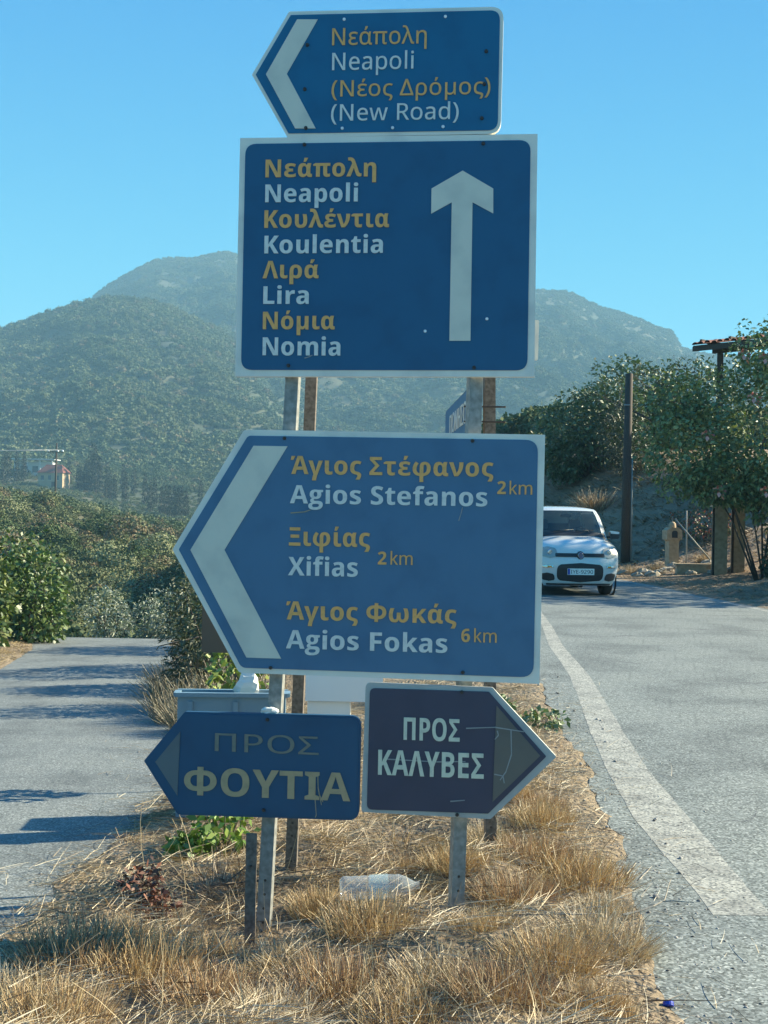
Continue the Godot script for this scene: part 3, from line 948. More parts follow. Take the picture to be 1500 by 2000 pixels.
# ---------------------------------------------------------------- the verge
const STRAW := [Color(0.458, 0.326, 0.163), Color(0.562, 0.435, 0.244), Color(0.374, 0.239, 0.116), Color(0.520, 0.424, 0.268), Color(0.270, 0.184, 0.105)]
const RUSSET := [Color(0.408, 0.262, 0.140), Color(0.469, 0.331, 0.182), Color(0.286, 0.171, 0.098), Color(0.510, 0.422, 0.280), Color(0.184, 0.125, 0.084)]
const ASHEN := [Color(0.497, 0.418, 0.287), Color(0.594, 0.517, 0.380), Color(0.367, 0.297, 0.196), Color(0.270, 0.220, 0.149), Color(0.454, 0.330, 0.184)]
const PALE := [Color(0.515, 0.426, 0.280), Color(0.650, 0.571, 0.414), Color(0.381, 0.291, 0.190), Color(0.224, 0.168, 0.112), Color(0.470, 0.358, 0.202)]

func build_verge() -> void:
	# standing tufts: [x, d, size, kind]
	var tufts := [[0.62, 5.9, 0.85, 0, "golden tuft just right of the navy sign's tip"], [0.76, 5.75, 0.9, 1, "golden tuft beside the right road, behind the big one"], [0.48, 5.25, 1.0, 2, "golden tuft round the foot of the right brown post"],
		[0.77, 4.72, 1.45, 0, "tall russet tuft at the right edge of the verge"], [0.62, 4.95, 1.1, 1, "russet tuft just behind the tall one"], [0.7, 3.95, 1.35, 2, "broad golden tuft low on the right of the verge"], [0.36, 4.02, 0.8, 3, "small upright golden tuft in front of the right grey post"],
		[-0.1, 3.68, 1.35, 1, "golden tuft at the bottom middle of the verge"], [0.2, 3.66, 1.2, 2, "golden tuft next to the bottom middle one"], [-0.02, 4.2, 1.2, 3, "large half-shaded tuft before the plastic bottle"], [0.52, 3.72, 1.1, 0, "golden tuft low between the broad one and the middle"],
		[-0.95, 3.88, 1.4, 1, "wide golden tuft at the left of the verge"], [-1.08, 3.55, 1.2, 2, "golden tuft in the lower left corner"], [-0.72, 3.8, 1.25, 3, "golden tuft between the lower left ones"], [-0.6, 4.06, 1.2, 0, "tuft left of the sawn-off stub"], [-0.5, 3.62, 1.1, 1, "tuft below the sawn-off stub"],
		[-0.3, 3.95, 1.0, 2, "low tuft right of the sawn-off stub"], [-0.2, 4.5, 0.9, 3, "low tuft between the left grey post and the bottle"], [0.5, 4.45, 1.1, 1, "low tuft right of the right grey post"], [0.3, 4.75, 0.9, 0, "low tuft behind the right grey post"],
		[-0.75, 4.4, 0.9, 2, "sparse tuft at the left road's edge"], [0.8, 6.9, 0.75, 3, "small golden tuft by the right shoulder"], [0.92, 7.9, 0.7, 0, "small far golden tuft by the right shoulder"], [-0.9, 3.4, 1.2, 3, "tuft cut by the bottom edge at the left"], [0.1, 3.4, 1.2, 0, "tuft cut by the bottom edge in the middle"], [0.8, 4.35, 0.8, 2, "tuft at the asphalt edge right of the broad one"], [0.72, 5.4, 1.0, 3, "rounded tuft under the navy sign's tip"], [0.35, 3.5, 1.1, 1, "tuft cut by the bottom edge right of the middle"], [-0.3, 3.42, 1.0, 2, "tuft cut by the bottom edge left of the middle"], [-0.85, 4.15, 1.0, 0, "tuft between the russet weed and the wide left tuft"], [0.1, 4.9, 0.8, 1, "low tuft in the gap behind the bottle"], [0.6, 3.45, 0.9, 3, "low tuft left of the blue bottle cap"]]
	var kinds := []
	for k in 4: kinds.append(stalk_mesh(100 + k, 1300, 0.13, 0.05, 0.15, [0.75, 0.6, 1.1, 0.55][k], 0.0025, [STRAW, RUSSET, ASHEN, STRAW][k]))
	for t in tufts:
		var o := part("grass_tuft", kinds[t[3]], M.straw, self, stand(t[0], t[1]))
		o.rotation.y = rng.randf() * TAU
		o.scale = Vector3.ONE * t[2]
		tag(o, t[4], "grass tuft", "dry tufts on the verge")
	# loose straw and cut stalks, lying every way
	var straw := stalk_mesh(7, 1, 0.0, 0.2, 0.2, 0.0, 0.0028, [Color(1, 1, 1)])
	var V := []
	var C := []
	for i in 90000:
		var d := 2.2 + 8.3 * pow(rng.randf(), 1.5)
		var a := left_in(d) - 0.12
		var b := right_in(d) - 0.02
		var x := lerpf(a, b, rng.randf())
		var edge := minf(x - a, b - x)
		if i % 60 == 0: x = (right_in(d) + absf(rng.randfn()) * 0.18) if i % 120 == 0 else (left_in(d) - absf(rng.randfn()) * 0.2)
		elif edge < 0.22 and rng.randf() > edge / 0.22: continue
		if fbm.get_noise_2d(x * 70.0 + 500.0, d * 70.0) < -0.05 and rng.randf() < 0.75: continue
		var clump := smoothstep(-0.3, 0.5, fbm.get_noise_2d(x * 90.0, d * 90.0 + 77.0))
		var tilt := rng.randf_range(0.02, 0.22 + 0.5 * clump * rng.randf())
		var bs := Basis(Vector3.UP, rng.randf() * TAU) * Basis(Vector3.RIGHT, PI / 2 - tilt)
		bs = bs.scaled(Vector3.ONE * rng.randf_range(0.3, 1.0))
		V.append(Transform3D(bs, Vector3(x, maxf(ground(x, d), land(x, d)), -d) + Vector3(0, rng.randf() * (0.008 + 0.04 * clump), 0)))
		var c: Color = PALE[rng.randi() % 5]
		C.append(c * rng.randf_range(0.7, 1.2))
	tag(scatter("dry_straw", straw, M.straw, V, C), "matted dry straw covering the verge", "straw")
	var stem := stalk_mesh(6, 1, 0.0, 0.2, 0.2, 0.0, 0.0045, [Color(1, 1, 1)])
	V = []
	C = []
	for i in 650:
		var d := 3.0 + 6.0 * pow(rng.randf(), 1.4)
		var x := lerpf(left_in(d) + 0.05, right_in(d) - 0.05, rng.randf())
		var bs := Basis(Vector3.UP, rng.randf() * TAU) * Basis(Vector3.RIGHT, PI / 2 - rng.randf_range(0.0, 0.5) * rng.randf())
		V.append(Transform3D(bs.scaled(Vector3.ONE * rng.randf_range(0.35, 1.1)), stand(x, d) + Vector3(0, 0.01 + rng.randf() * 0.04, 0)))
		C.append((Color(0.5, 0.45, 0.36) if rng.randf() < 0.45 else Color(0.12, 0.085, 0.06)) * rng.randf_range(0.7, 1.2))
	tag(scatter("cut_stems", stem, M.straw, V, C), "cut stems lying among the straw", "stems")
	# short standing stubble
	var stub := stalk_mesh(8, 9, 0.03, 0.05, 0.13, 0.5, 0.003, [Color(1, 1, 1), Color(0.85, 0.8, 0.75)])
	V = []
	C = []
	for i in 4800:
		var d := 2.2 + 9.8 * pow(rng.randf(), 1.4)
		var a := left_in(d) + 0.03
		var b := right_in(d) - 0.05
		var x := lerpf(a, b, rng.randf())
		if fbm.get_noise_2d(x * 35.0 + 900.0, d * 35.0) < 0.02 or rng.randf() < 0.25: continue
		V.append(Transform3D(Basis(Vector3.UP, rng.randf() * TAU).scaled(Vector3.ONE * rng.randf_range(0.6, 1.3)), stand(x, d)))
		var c: Color = STRAW[rng.randi() % 5]
		C.append(c * rng.randf_range(0.75, 1.15))
	tag(scatter("stubble", stub, M.straw, V, C), "short golden stubble between the tufts", "stubble")
	var tall := stalk_mesh(5, 1, 0.0, 0.3, 0.3, 0.35, 0.0028, [Color(1, 1, 1)])
	V = []
	C = []
	for i in 260:
		var d := 3.1 + 5.0 * pow(rng.randf(), 1.4)
		var x := lerpf(left_in(d) + 0.1, right_in(d) - 0.12, rng.randf())
		var bs := Basis(Vector3.UP, rng.randf() * TAU) * Basis(Vector3.RIGHT, rng.randf_range(-0.5, 0.7))
		V.append(Transform3D(bs.scaled(Vector3.ONE * rng.randf_range(0.5, 1.1)), stand(x, d)))
		C.append(Color(0.56, 0.46, 0.3) * rng.randf_range(0.6, 1.1))
	tag(scatter("stray_stalks", tall, M.straw, V, C), "stray taller stalks rising from the verge", "stalks")
	# small stones and crumbs along the shoulder
	var st := begin()
	for k in 20:
		var q := []
		for j in 3: q.append(Vector3(sin(k * 2.1 + j * 2.0), cos(k * 1.3 + j * 2.4) * 0.6, sin(k * 0.7 + j)))
		tri(st, q[0], q[1], q[2])
	var ball := SphereMesh.new()
	ball.radius = 1.0
	ball.height = 1.4
	ball.radial_segments = 6
	ball.rings = 3
	V = []
	C = []
	for i in 1500:
		var d := 3.0 + 8.0 * pow(rng.randf(), 1.3)
		var x := right_in(d) + rng.randfn() * 0.16 + 0.1 if rng.randf() < 0.7 else left_in(d) + rng.randfn() * 0.12
		var r := rng.randf_range(0.002, 0.007) * (2.0 if rng.randf() < 0.05 else 1.0)
		V.append(Transform3D(Basis(Vector3(rng.randfn(), rng.randfn(), rng.randfn()).normalized(), rng.randf() * TAU).scaled(Vector3(r, r * 0.8, r * 1.2)), Vector3(x, maxf(land(x, d), ground(x, d)) + r * 0.5, -d)))
		var g := rng.randf_range(0.06, 0.4)
		C.append(Color(g, g * 0.94, g * 0.85))
	var gm := mat("crumb", Color.WHITE, 0.9)
	gm.vertex_color_use_as_albedo = true
	tag(scatter("gravel", ball, gm, V, C), "loose gravel along the asphalt edges", "gravel")
	# fallen twigs
	for t in [[-0.85, 4.55, 0.5, 0.25, "long dark twig lying at the left asphalt edge"], [-0.65, 4.75, 0.4, -0.3, "dark twig lying behind the russet weed"], [0.26, 4.05, 0.3, 0.6, "pale forked twig in front of the right grey post"], [0.12, 5.3, 0.35, 0.8, "pale twig lying between the posts"], [0.5, 4.2, 0.26, -0.9, "bleached twig among the right tufts"], [0.85, 4.25, 0.3, 0.5, "pale stalk reaching onto the right shoulder"]]:
		var s := begin()
		var r := RandomNumberGenerator.new()
		r.seed = int(t[0] * 1000) + 5000
		branch(s, r, Vector3.ZERO, Vector3(1, 0.12, 0).normalized(), t[2] * 0.6, 0.005, 1, 2, 0.4)
		var o := part("twig", done(s), M.bark if t[1] > 4.5 and t[0] < 0 else M.stone, self, stand(t[0], t[1]) + Vector3(0, 0.02, 0))
		o.rotation.y = t[3]
		tag(o, t[4], "twig")
	# green weeds
	var green := [Color(0.11, 0.2, 0.035), Color(0.16, 0.26, 0.05), Color(0.09, 0.16, 0.04), Color(0.22, 0.3, 0.07)]
	for t in [[-0.68, 5.35, 0.14, 0.17, "bright green leafy weed left of the grey post"], [-0.8, 5.25, 0.1, 0.1, "small green weed beside the left road"], [0.82, 8.55, 0.11, 0.1, "low green weed just right of the big sign's corner"], [1.07, 8.1, 0.16, 0.1, "spreading grey-green weed on the right shoulder"]]:
		var w := thing("weed", t[4], "weed", stand(t[0], t[1]))
		part("leaves", leaf_mesh(int(t[1] * 100), 170, [[Vector3(0, t[3] * 0.7, 0), Vector3(t[2], t[3] * 0.6, t[2]), 1.0]], 0.05, 0.55, green if t[0] < 0 else [Color(0.1, 0.15, 0.06), Color(0.14, 0.19, 0.09)], 0.2), M.leaf, w)
		var s := begin()
		for k in 5: tube(s, [Vector3(0, -0.05, 0), Vector3(cos(k * 1.3) * t[2] * 0.6, t[3], sin(k * 1.3) * t[2] * 0.6)], [0.004, 0.002], 4)
		part("stem", done(s), M.bark, w)
	var rw := thing("weed", "withered rust-brown weed near the left road", "weed", stand(-0.88, 4.55))
	part("leaves", leaf_mesh(77, 420, [[Vector3(0, 0.07, 0), Vector3(0.09, 0.08, 0.09), 1.0], [Vector3(0.08, 0.02, 0.06), Vector3(0.09, 0.04, 0.09), 0.6]], 0.035, 0.4, [Color(0.13, 0.05, 0.03), Color(0.2, 0.08, 0.05), Color(0.08, 0.04, 0.03)], 0.1), M.straw, rw)
	var rs := begin(true)
	var rr := RandomNumberGenerator.new()
	rr.seed = 5
	for k in 5: branch(rs, rr, Vector3(0, -0.02, 0), Vector3(rr.randfn() * 0.6, 1, rr.randfn() * 0.6).normalized(), 0.1, 0.004, 1, 3)
	part("stem", done(rs), M.bark, rw)
	# tangle of dead stalks by the posts
	var dead := part("dead_brush", stalk_mesh(301, 420, 0.2, 0.1, 0.32, 1.3, 0.004, [Color(0.22, 0.17, 0.12), Color(0.32, 0.26, 0.19), Color(0.13, 0.1, 0.08)], 0.4), M.straw, self, stand(-0.58, 4.75))
	tag(dead, "grey-brown tangle of dead stalks left of the grey post", "brush")
	dead = part("dead_brush", stalk_mesh(302, 380, 0.22, 0.08, 0.26, 1.5, 0.004, [Color(0.3, 0.24, 0.17), Color(0.42, 0.35, 0.25), Color(0.16, 0.12, 0.09)], 0.5), M.straw, self, stand(0.05, 5.3))
	tag(dead, "tangle of dead stalks in the gap between the small signs' posts", "brush")
	# litter
	var bo := thing("plastic_bottle", "clear plastic water bottle lying in the straw", "bottle", stand(0.0, 4.5) + Vector3(0, 0.045, 0))
	bo.rotation = Vector3(0, 0.05, -PI / 2 + 0.05)
	var bs2 := begin(true)
	var prof := [[0.0, -0.135], [0.036, -0.138], [0.044, -0.125]]
	for k in 12: prof.append([0.0445 - 0.0025 * (k % 2), -0.11 + 0.0155 * k])
	prof.append_array([[0.043, 0.08], [0.034, 0.105], [0.02, 0.128], [0.013, 0.138], [0.013, 0.155]])
	lathe(bs2, prof, Basis.IDENTITY, Vector3.ZERO, 20)
	part("bottle_body", done(bs2, true), M.clear_plastic, bo)
	var lab := begin(true)
	lathe(lab, [[0.0452, -0.03], [0.0458, -0.02], [0.0458, 0.03], [0.0452, 0.04]], Basis.IDENTITY, Vector3.ZERO, 20)
	var wrap := mat("bottle_wrap", lin(0.5, 0.68, 0.72, 0.28), 0.3)
	wrap.transparency = BaseMaterial3D.TRANSPARENCY_ALPHA
	part("wrapper", done(lab, true), wrap, bo)
	var cp := begin()
	lathe(cp, [[0.015, 0.0], [0.016, 0.002], [0.016, 0.012], [0.013, 0.014], [0.0, 0.014]], Basis.IDENTITY, Vector3.ZERO, 16)
	var cap := part("bottle_cap", done(cp), M.blue_plastic, self, Vector3(0.84, land(0.84, 3.53) + 0.016, -3.53))
	cap.rotation = Vector3(2.5, 0.4, 0.3)
	tag(cap, "blue plastic bottle cap on the gravel at the bottom right", "bottle cap")
	var rag := lump("paper_scrap", 0.028, Vector3(1.2, 0.45, 0.6), 17)
	rag.position = sign_frame(0.0) * Vector3(-0.395, 0.7, -0.004)
	tag(rag, "crumpled pale scrap on top of the faded blue sign", "paper")
	rag.material_override = M.bag

func lump(called: String, r: float, s: Vector3, sd: int, m: Material = null) -> MeshInstance3D:
	var st := begin()
	var nz := FastNoiseLite.new()
	nz.seed = sd
	nz.frequency = 1.3
	var rows := 7
	var cols := 10
	for i in rows:
		for k in cols:
			var v := []
			for e in [[i, k], [i + 1, k], [i + 1, k + 1], [i, k + 1]]:
				var a: float = PI * e[0] / rows
				var b: float = TAU * (e[1] % cols) / cols
				var dir := Vector3(sin(a) * cos(b), cos(a), sin(a) * sin(b))
				v.append(dir * s * r * (1.0 + 0.55 * nz.get_noise_3dv(dir * 1.5)))
			quad(st, v[0], v[1], v[2], v[3])
	return part(called, done(st), m if m else M.stone, self)

func build_bins() -> void:
	var b := thing("waste_bin", "open blue bin standing behind the faded blue sign", "bin", stand(-0.73, 6.05))
	b.rotation.y = 0.06
	var h: float = 0.5 - b.position.y
	for e in [[Vector3(0, h / 2, 0.05), Vector3(0.5, h, 0.012)], [Vector3(0, h / 2, -0.05), Vector3(0.5, h, 0.012)], [Vector3(-0.256, h / 2, 0), Vector3(0.012, h, 0.112)], [Vector3(0.256, h / 2, 0), Vector3(0.012, h, 0.112)]]:
		part("wall", box_mesh(e[1], e[0]), M.blue_bin, b)
	part("floor", box_mesh(Vector3(0.5, 0.01, 0.08), Vector3(0, 0.05, 0)), M.blue_bin, b)
	var rim := begin()
	box(rim, Vector3(0, h + 0.008, 0.06), Vector3(0.545, 0.02, 0.025))
	box(rim, Vector3(0, h + 0.008, -0.06), Vector3(0.545, 0.02, 0.025))
	box(rim, Vector3(-0.268, h + 0.006, 0), Vector3(0.03, 0.019, 0.094))
	box(rim, Vector3(0.268, h + 0.006, 0), Vector3(0.03, 0.019, 0.094))
	part("rim", done(rim), M.blue_bin, b)
	for x in [-0.2, 0.02, 0.2]: part("rib", box_mesh(Vector3(0.025, h - 0.05, 0.012), Vector3(x, h / 2, 0.0625)), M.blue_bin, b)
	var bag := lump("plastic_bag", 0.07, Vector3(0.9, 0.9, 0.4), 23, M.bag)
	bag.position = Vector3(-0.66, 0.54, -6.05)
	bag.rotation.z = -0.5
	tag(bag, "crumpled white bag sticking out of the blue bin", "bag")
	var box2 := thing("storage_box", "white box with an overhanging lid behind the sign posts", "box", stand(-0.24, 6.5))
	var top: float = 0.545 - box2.position.y
	part("body", box_mesh(Vector3(0.22, top - 0.12, 0.25), Vector3(-0.03, (top - 0.12) / 2, 0)), M.white_plastic, box2)
	part("lid", box_mesh(Vector3(0.4, 0.17, 0.3), Vector3(0.05, top - 0.03, 0)), M.white_plastic, box2)

# ---------------------------------------------------------------- bushes and trees
func shrub(called: String, label: String, at: Vector3, blobs: Array, n: int, size: float, wide: float, cols: Array, sd: int, group := "", m: Material = null, stem := 0.03) -> Node3D:
	var t := thing(called, label, "tree" if called.ends_with("tree") else "shrub", at, group)
	part("crown", leaf_mesh(sd, n, blobs, size, wide, cols), m if m else M.leaf, t)
	var st := begin(true)
	var r := RandomNumberGenerator.new()
	r.seed = sd
	for b in blobs:
		var c: Vector3 = b[0]
		var mid := Vector3(c.x * 0.4, c.y * 0.45, c.z * 0.4) + Vector3(r.randfn(), 0, r.randfn()) * 0.04
		tube(st, [Vector3(r.randfn() * 0.05, -0.15, r.randfn() * 0.05), mid, c], [stem, stem * 0.75, stem * 0.4], 6)
		for k in 5:
			var e: Vector3 = c + Vector3(r.randfn(), r.randfn(), r.randfn()) * b[1] * 0.5
			tube(st, [mid.lerp(c, r.randf()), e], [stem * 0.4, stem * 0.15], 5)
	part("trunk", done(st), M.bark, t)
	return t

const OLIVE := [Color(0.172, 0.199, 0.100), Color(0.224, 0.250, 0.134), Color(0.138, 0.155, 0.082), Color(0.276, 0.276, 0.162)]
const MAQUIS := [Color(0.095, 0.121, 0.053), Color(0.147, 0.164, 0.075), Color(0.207, 0.199, 0.104), Color(0.078, 0.095, 0.048)]
const FRESH := [Color(0.084, 0.129, 0.037), Color(0.122, 0.169, 0.052), Color(0.066, 0.097, 0.031), Color(0.187, 0.210, 0.073)]
const BROWN := [Color(0.187, 0.143, 0.086), Color(0.143, 0.116, 0.069), Color(0.110, 0.110, 0.057), Color(0.220, 0.176, 0.115)]
const DEEP := [Color(0.062, 0.094, 0.039), Color(0.088, 0.119, 0.052), Color(0.050, 0.075, 0.036)]
const DARK := [Color(0.064, 0.103, 0.051), Color(0.090, 0.135, 0.064), Color(0.126, 0.171, 0.076)]

func build_near_plants() -> void:
	# left of the left road
	shrub("leafy_shrub", "bright green leafy shrub at the left picture edge by the road bend", stand(-6.15, 18.6), [[Vector3(0, 0.75, 0), Vector3(0.55, 0.75, 0.55), 1.0], [Vector3(-0.5, 0.6, 0.2), Vector3(0.5, 0.6, 0.5), 0.7], [Vector3(0.1, 0.3, 0.3), Vector3(0.5, 0.35, 0.4), 0.5]], 3000, 0.1, 0.6, FRESH, 11)
	shrub("leafy_shrub", "dark green leafy shrub, second from the left edge, by the road bend", stand(-6.15, 21.3), [[Vector3(0.1, 0.85, 0), Vector3(0.55, 0.85, 0.55), 1.0], [Vector3(0.25, 0.4, 0.2), Vector3(0.55, 0.45, 0.5), 0.6], [Vector3(-0.35, 0.9, 0), Vector3(0.4, 0.6, 0.4), 0.5]], 3200, 0.1, 0.6, [Color(0.06, 0.11, 0.03), Color(0.09, 0.15, 0.04), Color(0.05, 0.085, 0.03), Color(0.14, 0.19, 0.06)], 12)
	shrub("leafy_shrub", "half-hidden green shrub behind the two leafy ones at the left", stand(-6.6, 22.5), [[Vector3(0, 1.0, 0), Vector3(0.8, 1.0, 0.8), 1.0], [Vector3(-0.9, 0.9, 0), Vector3(0.7, 0.8, 0.7), 1.0]], 2600, 0.11, 0.6, FRESH, 13)
	var k := 0
	for e in [[-6.1, 27.0, 1.2, 0.7, "silvery shrub behind the road crest, nearest the leafy green ones"], [-5.4, 28.0, 1.0, 0.75, "silvery shrub behind the road crest, second from the leafy ones"], [-4.75, 27.5, 1.25, 0.8, "silvery shrub in the middle of the row behind the road crest"], [-4.1, 28.5, 1.35, 0.75, "tallest silvery shrub behind the road crest"], [-3.5, 28.0, 1.15, 0.7, "silvery shrub behind the crest, next to the big arrow sign's edge"]]:
		shrub("silvery_shrub", e[4], stand(e[0], e[1]), [[Vector3(0, e[2] * 0.55, 0), Vector3(e[3] * 0.7, e[2] * 0.55, e[3] * 0.7), 1.0], [Vector3(0.3, e[2] * 0.4, 0.1), Vector3(e[3] * 0.5, e[2] * 0.4, e[3] * 0.5), 0.5]], 1700, 0.09, 0.3, [Color(0.22, 0.25, 0.19), Color(0.28, 0.31, 0.24), Color(0.15, 0.18, 0.13), Color(0.35, 0.38, 0.3)], 20 + k, "silvery shrubs behind the crest")
		k += 1
	# on the verge beyond the signs, right of the left road
	shrub("dark_shrub", "dark thin-leaved shrub beside the big sign's lower left edge", stand(-1.62, 11.2), [[Vector3(0, 0.7, 0), Vector3(0.35, 0.65, 0.4), 1.0], [Vector3(0.25, 0.55, -0.3), Vector3(0.35, 0.5, 0.5), 1.0], [Vector3(-0.05, 0.3, 0.2), Vector3(0.25, 0.3, 0.3), 0.6]], 5200, 0.06, 0.3, [Color(0.06, 0.075, 0.04), Color(0.09, 0.1, 0.06), Color(0.045, 0.055, 0.03)], 31)
	shrub("dark_shrub", "dark shrub farther along the left road's inner edge", stand(-2.05, 15.5), [[Vector3(0, 0.8, 0), Vector3(0.5, 0.8, 0.9), 1.0], [Vector3(0.5, 0.7, -0.8), Vector3(0.6, 0.7, 0.9), 1.0]], 9000, 0.07, 0.4, MAQUIS, 32)
	shrub("dark_shrub", "dark shrub at the crest of the left road's inner edge", stand(-2.3, 20.0), [[Vector3(0, 0.8, 0), Vector3(0.6, 0.8, 1.2), 1.0], [Vector3(0.7, 0.9, 0), Vector3(0.7, 0.9, 1.2), 1.0]], 9000, 0.08, 0.4, MAQUIS, 33)
	shrub("dark_shrub", "low dark shrub between the two taller ones along the left road", stand(-1.85, 13.4), [[Vector3(0, 0.55, 0), Vector3(0.35, 0.55, 0.6), 1.0], [Vector3(0.35, 0.6, 0.1), Vector3(0.45, 0.6, 0.7), 1.0]], 8000, 0.06, 0.4, MAQUIS, 34)
	var j := 0
	for e in [[-1.62, 10.3, 2.4, "dry feathery grass below the dark shrub at the left road"], [-1.75, 11.3, 2.8, "dry feathery grass behind, at the foot of the dark shrub"], [-1.4, 9.6, 2.0, "dry feathery grass nearest the blue bin"], [-2.0, 12.5, 2.6, "dry feathery grass farthest along the left road's edge"], [-1.3, 10.6, 2.6, "dry feathery grass just left of the sign's lower corner"]]:
		var o := part("feather_grass", stalk_mesh(400 + j, 700, 0.12, 0.12, 0.26, 0.7, 0.004, [Color(0.26, 0.22, 0.15), Color(0.36, 0.31, 0.22), Color(0.2, 0.16, 0.11), Color(0.16, 0.15, 0.09)]), M.straw, self, stand(e[0], e[1]))
		o.scale = Vector3.ONE * e[2] * 0.9
		tag(o, e[3], "grass tuft", "feathery grass by the left road")
		j += 1
	shrub("young_shrub", "yellow-green leafy plant above the blue bin", stand(-0.85, 7.2), [[Vector3(0, 0.62, 0), Vector3(0.17, 0.16, 0.15), 1.0]], 260, 0.06, 0.6, [Color(0.2, 0.27, 0.06), Color(0.28, 0.32, 0.08), Color(0.14, 0.2, 0.05)], 41, "", null, 0.012)

	# right side: flowering climber over the bank
	var bg := shrub("flowering_tree", "large leafy tree with coral red blossoms on the right", stand(8.6, 28.0), [[Vector3(0, 3.6, 0), Vector3(2.0, 1.6, 1.7), 1.6], [Vector3(-1.7, 3.0, 0.2), Vector3(1.1, 1.0, 1.1), 0.8], [Vector3(0.9, 5.0, 0), Vector3(1.5, 1.25, 1.4), 1.1], [Vector3(1.3, 1.5, 0), Vector3(1.0, 1.6, 1.1), 0.8], [Vector3(-1.9, 4.1, 0), Vector3(0.7, 0.6, 0.7), 0.35], [Vector3(-0.5, 2.3, 0.5), Vector3(1.3, 0.6, 1.0), 0.6], [Vector3(2.2, 3.4, 0.4), Vector3(1.5, 2.2, 1.4), 1.4], [Vector3(2.6, 1.2, 0.6), Vector3(1.2, 1.4, 1.1), 1.0], [Vector3(0.5, 2.0, 0.6), Vector3(1.2, 0.7, 0.9), 0.8], [Vector3(1.9, 5.9, 0.3), Vector3(1.0, 0.9, 1.0), 0.6], [Vector3(-1.0, 2.2, 0.4), Vector3(0.9, 0.5, 0.8), 0.4]], 34000, 0.125, 0.55, [Color(0.1, 0.15, 0.065), Color(0.14, 0.2, 0.08), Color(0.21, 0.26, 0.105), Color(0.3, 0.32, 0.14)], 51, "", null, 0.028)
	var bl := leaf_mesh(52, 38, [[Vector3.ZERO, Vector3(0.15, 0.1, 0.15), 1.0]], 0.1, 0.8, [Color(0.55, 0.13, 0.11), Color(0.65, 0.28, 0.22), Color(0.16, 0.2, 0.08)], 0.2)
	for p in [[-0.35, 4.9, 1.3], [0.05, 4.75, 1.4], [-0.75, 5.0, 1.1], [0.1, 3.55, 1.7], [-0.2, 3.1, 1.75], [0.35, 2.35, 1.6], [-0.1, 1.75, 1.6], [0.3, 1.6, 1.4], [-1.3, 2.0, 1.3], [0.2, 5.75, 1.2], [0.05, 3.2, 1.75], [0.55, 1.9, 1.4], [1.0, 5.2, 1.6], [1.2, 4.3, 1.7], [0.7, 3.9, 1.75], [-0.7, 4.0, 1.7], [1.3, 3.2, 1.8], [-0.4, 2.0, 1.7], [0.0, 1.45, 1.5], [-1.6, 3.2, 1.4], [1.35, 6.3, 1.0], [0.9, 6.2, 0.9]]:
		part("blossom", bl, M.leaf, bg, Vector3(p[0], p[1], p[2]))
	shrub("dark_tree", "dark evergreen tree behind the white car", stand(7.0, 43.0), [[Vector3(0, 1.5, 0), Vector3(1.6, 1.5, 1.6), 1.0], [Vector3(0.9, 2.1, 0.2), Vector3(1.3, 1.3, 1.3), 0.8], [Vector3(-0.7, 0.6, 0), Vector3(0.8, 0.8, 0.9), 0.5]], 8500, 0.17, 0.45, DARK, 61, "", null, 0.1)
	shrub("dark_tree", "dark evergreen tree behind the cut-off pole", stand(9.0, 45.0), [[Vector3(0, 1.8, 0), Vector3(1.7, 1.5, 1.6), 1.0], [Vector3(0.9, 1.0, 0.3), Vector3(1.6, 1.4, 1.4), 1.0], [Vector3(2.4, 1.6, 0.0), Vector3(1.7, 1.6, 1.4), 1.0]], 9500, 0.17, 0.45, DARK, 62, "", null, 0.1)
	shrub("olive_tree", "grey-green olive tree between the car and the cut-off pole", stand(7.9, 40.5), [[Vector3(0, 1.5, 0), Vector3(0.85, 1.1, 0.8), 1.0], [Vector3(0.3, 0.7, 0), Vector3(0.8, 0.6, 0.8), 0.5]], 4200, 0.12, 0.28, [Color(0.07, 0.085, 0.055), Color(0.1, 0.115, 0.075), Color(0.05, 0.06, 0.04)], 63, "", null, 0.06)
	shrub("dark_tree", "dark evergreen low behind the big sign's right edge", stand(5.5, 47.0), [[Vector3(0, 0.9, 0), Vector3(1.2, 0.9, 1.2), 1.0], [Vector3(-1.6, 0.6, 0), Vector3(1.2, 0.7, 1.2), 0.8]], 6500, 0.17, 0.45, MAQUIS, 64, "", null, 0.1)
	shrub("garden_shrub", "dark shrub at the right edge below the flowering tree", stand(10.2, 29.2), [[Vector3(0, 1.0, 0), Vector3(1.0, 1.2, 0.9), 1.0], [Vector3(-0.6, 0.4, 0.5), Vector3(0.6, 0.5, 0.6), 0.4]], 4000, 0.12, 0.5, DARK, 65, "", null, 0.05)
	shrub("garden_shrub", "leafy shrub hiding the flowering tree's stems at the right edge", stand(9.75, 27.6), [[Vector3(0, 0.9, 0), Vector3(0.95, 1.0, 0.8), 1.0], [Vector3(0.6, 1.7, 0), Vector3(0.8, 0.7, 0.7), 0.6], [Vector3(-0.75, 0.35, 0.2), Vector3(0.5, 0.4, 0.5), 0.35]], 6500, 0.11, 0.5, [Color(0.05, 0.08, 0.035), Color(0.075, 0.11, 0.045), Color(0.04, 0.06, 0.03)], 68, "", null, 0.03)
	shrub("garden_shrub", "pink-flecked low shrub behind the small shrine", stand(8.75, 33.5), [[Vector3(0, 0.45, 0), Vector3(0.9, 0.4, 0.7), 1.0]], 1500, 0.09, 0.5, [Color(0.1, 0.13, 0.05), Color(0.07, 0.1, 0.04), Color(0.42, 0.12, 0.09), Color(0.2, 0.16, 0.1)], 66, "", null, 0.03)
